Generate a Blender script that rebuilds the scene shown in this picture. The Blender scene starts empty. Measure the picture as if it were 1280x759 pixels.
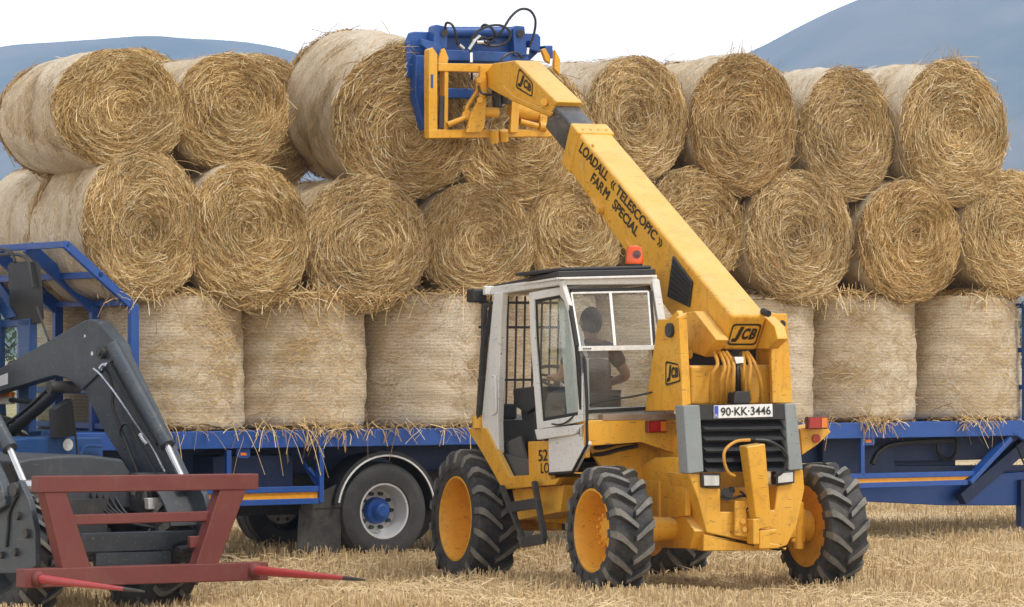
import bpy, bmesh, math, random
import numpy as np
from mathutils import Vector, Matrix, noise as mnoise
random.seed(7)
NP = np.random.default_rng(11)
SC = bpy.context.scene
COL = SC.collection
V = Vector
# ------------------------------------------------------------------ camera model (pixels of the 1280x759 photograph)
FPX, CX, HY, CH = 4400.0, 640.0, 440.0, 2.0
CAM = V((0, 0, CH))
def ray(px, py): return V(((px - CX) / FPX, 1.0, -(py - HY) / FPX))
def at(px, py, d): return CAM + ray(px, py) * d

class Frame:
    """A local frame standing on the ground: r right, f forward, z up. alpha = yaw."""
    def __init__(s, o, alpha):
        s.o, s.a = V(o), alpha
        s.M = Matrix.Translation(s.o) @ Matrix.Rotation(alpha, 4, 'Z')
        s.I = s.M.inverted()
        s.c = s.I @ CAM
    def d(s, px, py): return s.I.to_3x3() @ ray(px, py)
    def side(s, px, py, r):
        d = s.d(px, py); return s.c + d * ((r - s.c.x) / d.x)
    def rear(s, px, py, f):
        d = s.d(px, py); return s.c + d * ((f - s.c.y) / d.y)
    def flat(s, px, py, z):
        d = s.d(px, py); return s.c + d * ((z - s.c.z) / d.z)
    def px(s, p):
        w = s.M @ V(p); k = FPX / w.y
        return (CX + w.x * k, HY - (w.z - CH) * k, w.y)

TELE = Frame((1.898, 29.0, 0), math.radians(24))
TRAI = Frame((-1.0755, 33.8, 0), math.radians(32))
TRAC = Frame((-3.07, 29.2, 0), math.radians(220))

# ------------------------------------------------------------------ objects
def link(o, parent=None):
    COL.objects.link(o)
    if parent is not None: o.parent = parent
    return o
def tag(o, label=None, cat=None, group=None, kind=None):
    if label: o['label'] = label
    if cat: o['category'] = cat
    if group: o['group'] = group
    if kind: o['kind'] = kind
    return o
def thing(name, frame=None, loc=(0, 0, 0), parent=None):
    o = bpy.data.objects.new(name, None)
    o.empty_display_size = 0.2
    if frame is not None: o.matrix_world = frame.M
    else: o.location = loc
    return link(o, parent)

def basis(d, up=V((0, 0, 1))):
    d = V(d).normalized(); up = V(up)
    if abs(d.dot(up)) > 0.98: up = V((1, 0, 0)) if abs(d.x) < 0.9 else V((0, 1, 0))
    s = d.cross(up).normalized(); u = s.cross(d).normalized()
    return d, s, u

class MB:
    def __init__(s): s.v, s.f, s.m, s.cur = [], [], [], 0
    def add(s, vs, fs):
        b = len(s.v); s.v += [tuple(p) for p in vs]
        for f in fs: s.f.append(tuple(b + i for i in f)); s.m.append(s.cur)
        return s
    def slot(s, i): s.cur = i; return s
    def box(s, lo, hi, rot=None, piv=None):
        x0, y0, z0 = lo; x1, y1, z1 = hi
        vs = [V(p) for p in ((x0,y0,z0),(x1,y0,z0),(x1,y1,z0),(x0,y1,z0),(x0,y0,z1),(x1,y0,z1),(x1,y1,z1),(x0,y1,z1))]
        if rot is not None:
            c = V(piv) if piv else (V(lo) + V(hi)) / 2
            vs = [c + rot @ (p - c) for p in vs]
        return s.add(vs, [(0,3,2,1),(4,5,6,7),(0,1,5,4),(1,2,6,5),(2,3,7,6),(3,0,4,7)])
    def bar(s, p, q, w, h, up=(0, 0, 1), w2=None, h2=None):
        p, q = V(p), V(q); d, sd, u = basis(q - p, up)
        w2 = w if w2 is None else w2; h2 = h if h2 is None else h2
        vs = []
        for c, a, b in ((p, w, h), (q, w2, h2)):
            for i, j in ((-1,-1),(1,-1),(1,1),(-1,1)): vs.append(c + sd * (i * a / 2) + u * (j * b / 2))
        return s.add(vs, [(0,1,2,3),(7,6,5,4),(0,4,5,1),(1,5,6,2),(2,6,7,3),(3,7,4,0)])
    def prism(s, poly, off):
        poly = [V(p) for p in poly]; off = V(off); n = len(poly)
        nr = V((0, 0, 0))
        for i in range(n): nr += poly[i].cross(poly[(i + 1) % n])
        if nr.dot(off) > 0: poly.reverse()
        vs = poly + [p + off for p in poly]
        fs = [tuple(range(n)), tuple(range(2 * n - 1, n - 1, -1))]
        fs += [(i, i + n, (i + 1) % n + n, (i + 1) % n) for i in range(n)]
        return s.add(vs, fs)
    def frame(s, outer, inner, off):
        """A window-frame like ring between two polygons of the same length, extruded."""
        n = len(outer); off = V(off)
        o, i = [V(p) for p in outer], [V(p) for p in inner]
        vs = o + i + [p + off for p in o] + [p + off for p in i]
        fs = []
        for k in range(n):
            l = (k + 1) % n
            fs += [(k, l, n + l, n + k), (2*n + k, 3*n + k, 3*n + l, 2*n + l), (k, 2*n + k, 2*n + l, l), (n + k, n + l, 3*n + l, 3*n + k)]
        return s.add(vs, fs)
    def cyl(s, p, q, r1, r2=None, n=20, caps=True):
        p, q = V(p), V(q); r2 = r1 if r2 is None else r2
        d, sd, u = basis(q - p); vs = []
        for c, r in ((p, r1), (q, r2)):
            for k in range(n):
                a = 2 * math.pi * k / n; vs.append(c + sd * (r * math.cos(a)) + u * (r * math.sin(a)))
        fs = [(k, (k + 1) % n, n + (k + 1) % n, n + k) for k in range(n)]
        if caps: fs += [tuple(range(n - 1, -1, -1)), tuple(range(n, 2 * n))]
        return s.add(vs, fs)
    def tube(s, pts, r, n=8, smooth=0):
        pts = [V(p) for p in pts]
        if smooth: pts = spline(pts, smooth)
        rings = []; up = V((0.13, 0.21, 0.97))
        for i, p in enumerate(pts):
            t = (pts[min(i + 1, len(pts) - 1)] - pts[max(i - 1, 0)])
            d, sd, u = basis(t, up); up = u
            rr = r[i] if isinstance(r, (list, tuple)) else r
            rings.append([p + sd * (rr * math.cos(2*math.pi*k/n)) + u * (rr * math.sin(2*math.pi*k/n)) for k in range(n)])
        vs = [p for g in rings for p in g]; fs = []
        for i in range(len(pts) - 1):
            for k in range(n): l = (k + 1) % n; fs.append((i*n + k, i*n + l, (i+1)*n + l, (i+1)*n + k))
        fs += [tuple(range(n - 1, -1, -1)), tuple((len(pts) - 1) * n + k for k in range(n))]
        return s.add(vs, fs)
    def lathe(s, prof, o, axis, n=32, close=False):
        """prof: (distance along axis, radius)"""
        o = V(o); d, sd, u = basis(axis); vs = []
        for t, r in prof:
            for k in range(n):
                a = 2*math.pi*k/n; vs.append(o + d*t + sd*(r*math.cos(a)) + u*(r*math.sin(a)))
        m = len(prof); fs = []
        for i in range(m if close else m - 1):
            j = (i + 1) % m
            for k in range(n): l = (k + 1) % n; fs.append((i*n + k, i*n + l, j*n + l, j*n + k))
        return s.add(vs, fs)
    def disc(s, o, axis, r, n=24):
        o = V(o); d, sd, u = basis(axis)
        return s.add([o + sd*(r*math.cos(2*math.pi*k/n)) + u*(r*math.sin(2*math.pi*k/n)) for k in range(n)], [tuple(range(n))])
    def build(s, name, mat, parent=None, bevel=0.0, smooth=True, seg=2, fix=True):
        me = bpy.data.meshes.new(name)
        me.from_pydata(s.v, [], s.f)
        mats = mat if isinstance(mat, (list, tuple)) else [mat]
        for m in mats: me.materials.append(m)
        if len(mats) > 1: me.polygons.foreach_set('material_index', s.m)
        if fix:
            bm = bmesh.new(); bm.from_mesh(me)
            bmesh.ops.recalc_face_normals(bm, faces=bm.faces); bm.to_mesh(me); bm.free()
        if smooth:
            me.polygons.foreach_set('use_smooth', [True] * len(me.polygons))
            me.set_sharp_from_angle(angle=math.radians(38))
        me.update()
        o = link(bpy.data.objects.new(name, me), parent)
        if bevel:
            b = o.modifiers.new('bevel', 'BEVEL'); b.width = bevel; b.segments = seg; b.limit_method = 'ANGLE'
            b.angle_limit = math.radians(40); b.harden_normals = True
        return o

def spline(pts, n):
    out = []
    P = [pts[0]] + list(pts) + [pts[-1]]
    for i in range(1, len(P) - 2):
        for k in range(n):
            t = k / n; a, b, c, d = P[i-1], P[i], P[i+1], P[i+2]
            out.append(0.5 * ((2*b) + (c - a)*t + (2*a - 5*b + 4*c - d)*t*t + (3*b - 3*c + d - a)*t**3))
    out.append(P[-2]); return out

def each(name, mat, parent, fns, bevel=0.0, **kw):
    out = []
    for fn in fns:
        m_ = MB(); fn(m_); out.append(m_.build(name, mat, parent, bevel=bevel, **kw))
    return out
def mirror_r(pts, r0): return [V((2*r0 - p.x, p.y, p.z)) for p in pts]

# ------------------------------------------------------------------ materials
def newmat(name):
    m = bpy.data.materials.new(name); m.use_nodes = True
    nt = m.node_tree; p = nt.nodes['Principled BSDF']; return m, nt, p
def N(nt, t, **kw):
    n = nt.nodes.new(t)
    for k, v in kw.items(): setattr(n, k, v)
    return n
def ramp(nt, fac, stops):
    r = N(nt, 'ShaderNodeValToRGB'); e = r.color_ramp.elements
    while len(e) < len(stops): e.new(0.5)
    for i, (pos, c) in enumerate(stops): e[i].position = pos; e[i].color = (*c, 1) if len(c) == 3 else c
    nt.links.new(fac, r.inputs[0]); return r.outputs[0]
def noise_tex(nt, scale, detail=4, rough=0.6, vec=None, kind='Object'):
    n = N(nt, 'ShaderNodeTexNoise'); n.inputs['Scale'].default_value = scale
    n.inputs['Detail'].default_value = detail; n.inputs['Roughness'].default_value = rough
    if vec is None:
        tc = N(nt, 'ShaderNodeTexCoord'); vec = tc.outputs[kind]
    nt.links.new(vec, n.inputs['Vector']); return n.outputs['Fac']
def mixc(nt, fac, a, b, mode='MIX'):
    m = N(nt, 'ShaderNodeMix', data_type='RGBA', blend_type=mode)
    for sock, val in ((m.inputs[0], fac), (m.inputs[6], a), (m.inputs[7], b)):
        if hasattr(val, 'type') and hasattr(val, 'links'): nt.links.new(val, sock)
        elif isinstance(val, (int, float)): sock.default_value = val
        else: sock.default_value = (*val, 1)
    return m.outputs[2]
def bump(nt, p, fac, strength=0.2, dist=0.02):
    b = N(nt, 'ShaderNodeBump'); b.inputs['Strength'].default_value = strength; b.inputs['Distance'].default_value = dist
    nt.links.new(fac, b.inputs['Height']); nt.links.new(b.outputs[0], p.inputs['Normal'])

def paint(name, col, rough=0.4, fade=None, dirt=(0.25, 0.2, 0.13), dirt_amt=0.35, chips=None, metal=0.0, wave=0.06, settle=None):
    """Weathered paint: faded patches, dust, chips and scratches with shapes of their own."""
    m, nt, p = newmat(name)
    fade = fade or tuple(min(1, c * 1.15 + 0.02) for c in col)
    big = noise_tex(nt, 1.7, 5, 0.6)
    c = mixc(nt, ramp(nt, big, [(0.35, (0,0,0)), (0.7, (1,1,1))]), col, fade)
    fine = noise_tex(nt, 9, 8, 0.7)
    c = mixc(nt, ramp(nt, fine, [(0.52, (0,0,0)), (0.78, (dirt_amt,)*3)]), c, dirt)
    # streaks running down
    tc = N(nt, 'ShaderNodeTexCoord'); mp = N(nt, 'ShaderNodeMapping'); mp.inputs['Scale'].default_value = (14, 14, 1.2)
    nt.links.new(tc.outputs['Object'], mp.inputs[0])
    st = noise_tex(nt, 1.6, 5, 0.65, mp.outputs[0])
    c = mixc(nt, ramp(nt, st, [(0.55, (0,0,0)), (0.8, (dirt_amt*0.8,)*3)]), c, dirt)
    # scratches and knocks
    m2 = N(nt, 'ShaderNodeMapping'); m2.inputs['Scale'].default_value = (6, 6, 55); m2.inputs['Rotation'].default_value = (0.5, 0.3, 0.2); nt.links.new(tc.outputs['Object'], m2.inputs[0])
    sc_ = noise_tex(nt, 1.3, 3, 0.5, m2.outputs[0])
    c = mixc(nt, ramp(nt, sc_, [(0.66, (0,0,0)), (0.72, (min(1, dirt_amt*1.3),)*3)]), c, chips or dirt)
    if chips:
        ch = noise_tex(nt, 38, 3, 0.6)
        k = ramp(nt, ch, [(0.67, (0,0,0)), (0.71, (1,1,1))])
        c = mixc(nt, k, c, chips)
    if settle:       # pale dust that has settled on upward faces
        ge = N(nt, 'ShaderNodeNewGeometry'); sx = N(nt, 'ShaderNodeSeparateXYZ'); nt.links.new(ge.outputs['Normal'], sx.inputs[0])
        k1 = ramp(nt, sx.outputs['Z'], [(0.35, (0,)*3), (0.85, (0.62,)*3)])
        k2 = mixc(nt, 1.0, k1, ramp(nt, noise_tex(nt, 4, 5, 0.6), [(0.25, (0.45,)*3), (0.7, (1,)*3)]), 'MULTIPLY')
        c = mixc(nt, k2, c, settle)
    nt.links.new(c, p.inputs['Base Color'])
    rr = N(nt, 'ShaderNodeMapRange'); rr.inputs[3].default_value = rough - 0.08; rr.inputs[4].default_value = rough + 0.22
    nt.links.new(fine, rr.inputs[0]); nt.links.new(rr.outputs[0], p.inputs['Roughness'])
    p.inputs['Metallic'].default_value = metal
    bump(nt, p, noise_tex(nt, 5, 3, 0.5), wave, 0.02)
    return m
def plain(name, col, rough=0.5, metal=0.0, emit=None, spec=0.5):
    m, nt, p = newmat(name)
    f = noise_tex(nt, 24, 5, 0.65)
    c = mixc(nt, ramp(nt, f, [(0.3, (0,0,0)), (0.75, (1,1,1))]), tuple(x*0.86 for x in col), tuple(min(1, x*1.12+0.004) for x in col))
    nt.links.new(c, p.inputs['Base Color'])
    p.inputs['Roughness'].default_value = rough; p.inputs['Metallic'].default_value = metal
    p.inputs['Specular IOR Level'].default_value = spec
    return m
def glassmat(name, tint=(0.9, 0.95, 0.93), dust=0.10):
    m, nt, p = newmat(name)
    nt.nodes.remove(p)
    out = nt.nodes['Material Output']
    tr = N(nt, 'ShaderNodeBsdfTransparent'); tr.inputs[0].default_value = (*tint, 1)
    gl = N(nt, 'ShaderNodeBsdfGlossy'); gl.inputs['Roughness'].default_value = 0.03
    lw = N(nt, 'ShaderNodeLayerWeight'); lw.inputs[0].default_value = 0.5
    pw = N(nt, 'ShaderNodeMath', operation='POWER'); pw.inputs[1].default_value = 4.0; nt.links.new(lw.outputs['Facing'], pw.inputs[0])
    fr = N(nt, 'ShaderNodeMath', operation='MULTIPLY_ADD'); fr.inputs[1].default_value = 0.8; fr.inputs[2].default_value = 0.045; nt.links.new(pw.outputs[0], fr.inputs[0])
    mx = N(nt, 'ShaderNodeMixShader'); nt.links.new(fr.outputs[0], mx.inputs[0]); nt.links.new(tr.outputs[0], mx.inputs[1]); nt.links.new(gl.outputs[0], mx.inputs[2])
    df = N(nt, 'ShaderNodeBsdfDiffuse'); df.inputs[0].default_value = (0.55, 0.52, 0.46, 1)
    mx2 = N(nt, 'ShaderNodeMixShader')
    f = noise_tex(nt, 6, 6, 0.7)
    nt.links.new(ramp(nt, f, [(0.3, (dust*0.4,)*3), (0.8, (dust*1.8,)*3)]), mx2.inputs[0])
    nt.links.new(mx.outputs[0], mx2.inputs[1]); nt.links.new(df.outputs[0], mx2.inputs[2])
    nt.links.new(mx2.outputs[0], out.inputs['Surface'])
    return m
def tyremat(name, dust=0.5, base=(0.032, 0.033, 0.036), dustc=(0.17, 0.145, 0.11)):
    m, nt, p = newmat(name)
    a = noise_tex(nt, 5, 7, 0.7); b = noise_tex(nt, 40, 4, 0.6)
    c = mixc(nt, ramp(nt, a, [(0.38, (0,0,0)), (0.72, (dust,)*3)]), base, dustc)
    c = mixc(nt, ramp(nt, b, [(0.55, (0,0,0)), (0.75, (dust*0.6,)*3)]), c, dustc)
    nt.links.new(c, p.inputs['Base Color']); p.inputs['Roughness'].default_value = 0.62
    p.inputs['Specular IOR Level'].default_value = 0.35
    bump(nt, p, b, 0.15, 0.01)
    return m

M = {}
M['yellow'] = paint('yellow_paint', (0.70, 0.34, 0.018), 0.40, (0.75, 0.415, 0.055), (0.24, 0.13, 0.04), 0.6, chips=(0.12, 0.07, 0.04), settle=(0.74, 0.52, 0.22))
M['rim_yellow'] = paint('rim_yellow_paint', (0.72, 0.325, 0.02), 0.5, (0.75, 0.37, 0.035), (0.20, 0.11, 0.04), 0.5, chips=(0.10, 0.05, 0.03))
M['white'] = paint('white_cab_paint', (0.72, 0.72, 0.70), 0.4, (0.66, 0.66, 0.64), (0.30, 0.26, 0.2), 0.3, chips=(0.16, 0.08, 0.05))
M['grey'] = paint('grey_grille_paint', (0.22, 0.25, 0.26), 0.45, (0.27, 0.30, 0.31), (0.22, 0.2, 0.17), 0.4, chips=(0.1, 0.08, 0.06))
M['black'] = paint('black_plastic', (0.018, 0.018, 0.020), 0.45, (0.028, 0.028, 0.030), (0.14, 0.12, 0.10), 0.16)
M['blackmetal'] = paint('black_metal', (0.03, 0.03, 0.032), 0.45, (0.045, 0.045, 0.045), (0.2, 0.15, 0.1), 0.4, chips=(0.12, 0.1, 0.09))
M['inner'] = paint('worn_inner_boom', (0.03, 0.035, 0.045), 0.30, (0.12, 0.125, 0.135), (0.30, 0.24, 0.14), 0.7, chips=(0.40, 0.24, 0.05))
M['blue'] = paint('blue_trailer_paint', (0.010, 0.064, 0.28), 0.42, (0.016, 0.084, 0.34), (0.14, 0.13, 0.13), 0.22, chips=(0.12, 0.09, 0.08))
M['navy'] = paint('navy_chassis_paint', (0.012, 0.03, 0.10), 0.5, (0.016, 0.04, 0.13), (0.10, 0.09, 0.08), 0.35)
M['grabblue'] = paint('grab_blue_paint', (0.010, 0.066, 0.27), 0.38, (0.016, 0.088, 0.34), (0.10, 0.09, 0.08), 0.22, chips=(0.15, 0.14, 0.13))
M['tblue'] = paint('tractor_blue_paint', (0.012, 0.06, 0.20), 0.32, (0.02, 0.08, 0.24), (0.16, 0.15, 0.12), 0.25)
M['slate'] = paint('slate_loader_paint', (0.034, 0.045, 0.058), 0.34, (0.05, 0.063, 0.078), (0.2, 0.18, 0.15), 0.3, chips=(0.22, 0.2, 0.18))
M['plastic'] = paint('grey_bonnet_plastic', (0.042, 0.046, 0.054), 0.5, (0.055, 0.06, 0.068), (0.2, 0.18, 0.15), 0.3)
M['red'] = paint('oxide_red_paint', (0.145, 0.032, 0.028), 0.42, (0.18, 0.045, 0.038), (0.16, 0.11, 0.08), 0.4, chips=(0.09, 0.04, 0.03))
M['spike'] = paint('red_spike_paint', (0.42, 0.045, 0.05), 0.35, (0.46, 0.06, 0.06), (0.2, 0.14, 0.1), 0.35, chips=(0.15, 0.1, 0.09))
M['steel'] = plain('bright_steel', (0.62, 0.63, 0.65), 0.22, 0.9)
M['silver'] = paint('silver_rim_paint', (0.64, 0.64, 0.63), 0.4, (0.70, 0.70, 0.69), (0.2, 0.17, 0.13), 0.35, metal=0.25)
M['rubber'] = plain('black_rubber', (0.022, 0.022, 0.022), 0.6, spec=0.3)
M['hose'] = plain('black_hose', (0.02, 0.02, 0.022), 0.45)
M['yhose'] = plain('yellow_hose', (0.55, 0.27, 0.03), 0.5)
M['tyre'] = tyremat('dusty_tractor_tyre', 0.5, (0.030, 0.032, 0.036), (0.15, 0.13, 0.105))
M['lug'] = tyremat('dusty_tyre_lugs', 0.85, (0.115, 0.114, 0.108), (0.28, 0.255, 0.21))
M['ttyre'] = tyremat('road_tyre', 0.35, (0.04, 0.041, 0.043), (0.13, 0.12, 0.1))
M['flap'] = tyremat('mudflap_rubber', 0.5, (0.035, 0.035, 0.036), (0.13, 0.115, 0.09))
M['lampred'] = plain('red_lamp_lens', (0.38, 0.02, 0.015), 0.2)
M['lampbrown'] = plain('dark_red_lens', (0.16, 0.025, 0.018), 0.22)
M['amber'] = plain('amber_lens', (0.75, 0.20, 0.02), 0.25)
M['beacon'] = plain('orange_beacon', (0.78, 0.10, 0.015), 0.22)
M['beaconin'] = plain('beacon_reflector', (0.10, 0.05, 0.06), 0.3)
M['orange'] = plain('orange_marker_strip', (0.85, 0.36, 0.02), 0.4)
M['platewhite'] = plain('plate_white', (0.78, 0.79, 0.80), 0.35)
M['plateblue'] = plain('plate_blue', (0.03, 0.08, 0.45), 0.35)
M['ink'] = plain('black_lettering', (0.018, 0.018, 0.02), 0.4)
M['inkbrown'] = plain('black_decal', (0.03, 0.022, 0.012), 0.4)
M['lampglass'] = plain('headlamp_glass', (0.62, 0.64, 0.65), 0.15, 0.3)
M['whitetrim'] = plain('white_trim', (0.78, 0.78, 0.76), 0.4)
M['glass'] = glassmat('cab_glass', (0.58, 0.61, 0.62), 0.085)
M['doorglass'] = glassmat('door_glass', (0.80, 0.86, 0.82), 0.08)
M['greenglass'] = glassmat('tractor_glass', (0.72, 0.82, 0.72), 0.06)
M['skin'] = plain('skin', (0.42, 0.22, 0.15), 0.5)
M['hair'] = plain('dark_hair', (0.02, 0.016, 0.014), 0.6)
M['shirt'] = plain('brown_shirt', (0.055, 0.030, 0.028), 0.8)
M['trousers'] = plain('dark_trousers', (0.04, 0.045, 0.06), 0.8)
M['seat'] = plain('black_seat_vinyl', (0.03, 0.03, 0.032), 0.55)
M['floor'] = plain('dusty_rubber_mat', (0.09, 0.085, 0.08), 0.75)
M['green'] = plain('green_sticker', (0.02, 0.13, 0.09), 0.5)

# ------------------------------------------------------------------ lettering
def text_geo(body, bold=0.0, shear=0.0):
    cu = bpy.data.curves.new('lettering', 'FONT'); cu.body = body; cu.offset = bold; cu.shear = shear
    cu.resolution_u = 4
    o = bpy.data.objects.new('lettering', cu); COL.objects.link(o)
    me = bpy.data.meshes.new_from_object(o)
    vs = np.array([v.co[:] for v in me.vertices]); fs = [tuple(p.vertices) for p in me.polygons]
    bpy.data.objects.remove(o); bpy.data.curves.remove(cu); bpy.data.meshes.remove(me)
    lo, hi = vs.min(0), vs.max(0)
    u = (vs[:, 0] - lo[0]) / (hi[0] - lo[0]); w = (vs[:, 1] - lo[1]) / (hi[1] - lo[1])
    return u, w, fs
def put_text(mb, body, quad, lift, bold=0.02, shear=0.0):
    """quad: bottom-left, bottom-right, top-right, top-left of the lettering's box; lift: offset off the surface."""
    u, w, fs = text_geo(body, bold, shear); bl, br, tr, tl = [V(q) for q in quad]; lift = V(lift)
    vs = [bl*(1-a)*(1-b) + br*a*(1-b) + tr*a*b + tl*(1-a)*b + lift for a, b in zip(u, w)]
    mb.add(vs, fs)
def quad_sub(q, a0, a1, b0, b1):
    bl, br, tr, tl = [V(x) for x in q]
    f = lambda a, b: bl*(1-a)*(1-b) + br*a*(1-b) + tr*a*b + tl*(1-a)*b
    return [f(a0, b0), f(a1, b0), f(a1, b1), f(a0, b1)]
def emblem(mb, quad, lift, slots=None):
    """Bordered emblem with three bold letters."""
    lift = V(lift)
    o = quad; i = quad_sub(quad, 0.05, 0.95, 0.09, 0.91)
    def rnd(q, k):
        out = []
        for n in range(4):
            p, a, b = V(q[n]), V(q[n-1]), V(q[(n+1) % 4])
            out += [p + (a - p)*k, p + ((a - p) + (b - p))*k*0.3, p + (b - p)*k]
        return out
    ro, ri = rnd(o, 0.12), rnd(i, 0.12); n = len(ro)
    mb.add([p + lift for p in ro] + [p + lift for p in ri], [(k, (k+1) % n, n + (k+1) % n, n + k) for k in range(n)])
    put_text(mb, 'J', quad_sub(quad, 0.13, 0.43, 0.16, 0.86), lift, 0.075, 0.2)
    put_text(mb, 'C', quad_sub(quad, 0.42, 0.68, 0.26, 0.80), lift, 0.06, 0.2)
    put_text(mb, 'B', quad_sub(quad, 0.66, 0.90, 0.27, 0.79), lift, 0.055, 0.2)
    # the J's foot
    q = quad_sub(quad, 0.10, 0.28, 0.16, 0.28); mb.add([p + lift for p in q], [(0, 1, 2, 3)])
# ------------------------------------------------------------------ straw
def per_bale(nt, c, amt=1.0):
    """Each bale's straw has weathered a little differently."""
    oi = N(nt, 'ShaderNodeObjectInfo')
    tone = ramp(nt, oi.outputs['Random'], [(0.0, (0.86, 0.80, 0.72)), (0.25, (1.0, 0.97, 0.90)), (0.5, (0.93, 0.91, 0.90)), (0.75, (1.08, 1.06, 1.02)), (1.0, (1.0, 0.93, 0.82))])
    return mixc(nt, amt, c, tone, 'MULTIPLY')
def strawmat(name, sat=1.0, rough=0.62):
    m, nt, p = newmat(name)
    a = N(nt, 'ShaderNodeAttribute'); a.attribute_name = 'tint'
    f = noise_tex(nt, 7, 4, 0.6)
    c = mixc(nt, ramp(nt, f, [(0.35, (0,0,0)), (0.7, (0.35,)*3)]), a.outputs['Color'], (0.42, 0.265, 0.11))
    c = per_bale(nt, c)
    nt.links.new(c, p.inputs['Base Color']); p.inputs['Roughness'].default_value = rough
    p.inputs['Specular IOR Level'].default_value = 0.25
    return m
M['straw'] = strawmat('straw')
def netmat():
    m, nt, p = newmat('net_wrapped_straw')
    uv = N(nt, 'ShaderNodeUVMap'); uv.uv_map = 'wrap'
    oi = N(nt, 'ShaderNodeObjectInfo')
    off = N(nt, 'ShaderNodeVectorMath', operation='SCALE'); off.inputs[0].default_value = (7.1, 3.3, 0); nt.links.new(oi.outputs['Random'], off.inputs['Scale'])
    ad = N(nt, 'ShaderNodeVectorMath', operation='ADD'); nt.links.new(uv.outputs[0], ad.inputs[0]); nt.links.new(off.outputs[0], ad.inputs[1])
    def mapped(sx, sy):
        mp = N(nt, 'ShaderNodeMapping'); mp.inputs['Scale'].default_value = (sx, sy, 1); nt.links.new(ad.outputs[0], mp.inputs[0]); return mp.outputs[0]
    st = noise_tex(nt, 1, 5, 0.7, mapped(5, 75))       # fine strands round the bale
    st2 = noise_tex(nt, 1, 6, 0.72, mapped(22, 42))
    band = noise_tex(nt, 1, 3, 0.5, mapped(0.6, 5))
    blot = noise_tex(nt, 1, 5, 0.62, mapped(2.2, 2.2))
    c = ramp(nt, st, [(0.30, (0.27, 0.19, 0.115)), (0.44, (0.52, 0.425, 0.30)), (0.60, (0.68, 0.61, 0.48)), (0.78, (0.80, 0.75, 0.65))])
    c2 = ramp(nt, st2, [(0.32, (0.25, 0.17, 0.10)), (0.48, (0.57, 0.475, 0.335)), (0.70, (0.79, 0.735, 0.615))])
    c = mixc(nt, 0.45, c, c2)
    fl = noise_tex(nt, 1, 4, 0.75, mapped(60, 75)); fl2 = noise_tex(nt, 1, 3, 0.7, mapped(38, 26))
    c = mixc(nt, ramp(nt, fl, [(0.36, (0.75,)*3), (0.52, (0,)*3)]), c, (0.25, 0.165, 0.085))
    c = mixc(nt, ramp(nt, fl2, [(0.52, (0,)*3), (0.68, (0.7,)*3)]), c, (0.80, 0.74, 0.61))
    c = mixc(nt, ramp(nt, blot, [(0.36, (0.6,)*3), (0.60, (0, 0, 0))]), c, (0.44, 0.31, 0.16), 'MIX')
    c = mixc(nt, ramp(nt, band, [(0.45, (0,)*3), (0.7, (0.35,)*3)]), c, (0.70, 0.62, 0.48))
    # the pale net itself: thin threads round the bale
    w = N(nt, 'ShaderNodeTexWave'); w.wave_type = 'BANDS'; w.bands_direction = 'Y'; w.inputs['Scale'].default_value = 9.5; w.inputs['Distortion'].default_value = 2.2; w.inputs['Detail'].default_value = 3
    w.inputs['Detail Scale'].default_value = 2.0
    nt.links.new(mapped(1, 1), w.inputs['Vector'])
    c = mixc(nt, ramp(nt, w.outputs['Fac'], [(0.62, (0,)*3), (0.9, (0.32,)*3)]), c, (0.78, 0.71, 0.58))
    c = per_bale(nt, c, 0.45)
    nt.links.new(c, p.inputs['Base Color']); p.inputs['Roughness'].default_value = 0.55
    p.inputs['Specular IOR Level'].default_value = 0.35
    h = mixc(nt, 0.5, st, st2)
    bump(nt, p, h, 0.75, 0.02)
    return m
M['net'] = netmat()

def fast_mesh(name, verts, quads, cols=None, tris=None, mats=(), matidx=None, smooth=False):
    me = bpy.data.meshes.new(name)
    nv = len(verts); me.vertices.add(nv); me.vertices.foreach_set('co', np.ascontiguousarray(verts, dtype=np.float32).ravel())
    q = np.asarray(quads, dtype=np.int32); nl = q.size
    me.loops.add(nl); me.loops.foreach_set('vertex_index', q.ravel())
    me.polygons.add(len(q)); me.polygons.foreach_set('loop_start', np.arange(0, nl, q.shape[1], dtype=np.int32))
    if matidx is not None: me.polygons.foreach_set('material_index', np.asarray(matidx, dtype=np.int32))
    if smooth is not False: me.polygons.foreach_set('use_smooth', np.ones(len(q), dtype=bool) if smooth is True else smooth)
    me.update(calc_edges=True)
    if cols is not None:
        a = me.attributes.new('tint', 'FLOAT_COLOR', 'POINT')
        a.data.foreach_set('color', np.ascontiguousarray(np.c_[cols, np.ones(len(cols))], dtype=np.float32).ravel())
    for m in mats: me.materials.append(m)
    return me
def unit(a): return a / np.maximum(np.linalg.norm(a, axis=-1, keepdims=True), 1e-9)
def ribbons(P, width, nrm):
    """P (n,k,3) points, width (n,), nrm (n,3) facing -> verts, quads"""
    n, k, _ = P.shape
    T = np.empty_like(P); T[:, 1:-1] = P[:, 2:] - P[:, :-2]; T[:, 0] = P[:, 1] - P[:, 0]; T[:, -1] = P[:, -1] - P[:, -2]
    S = unit(np.cross(T, nrm[:, None, :])) * (width[:, None, None] / 2)
    Vv = np.stack([P - S, P + S], 2).reshape(n * k * 2, 3)
    i = (np.arange(n)[:, None] * k + np.arange(k - 1)[None]) * 2
    Q = np.stack([i, i + 1, i + 3, i + 2], -1).reshape(-1, 4)
    return Vv, Q, k * 2
PAL = np.array([(0.62, 0.455, 0.21), (0.53, 0.36, 0.145), (0.41, 0.255, 0.09), (0.70, 0.56, 0.31), (0.77, 0.67, 0.46), (0.30, 0.175, 0.062), (0.58, 0.43, 0.23), (0.21, 0.12, 0.048)])
PW = np.array([0.17, 0.20, 0.18, 0.14, 0.07, 0.11, 0.07, 0.06])
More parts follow.
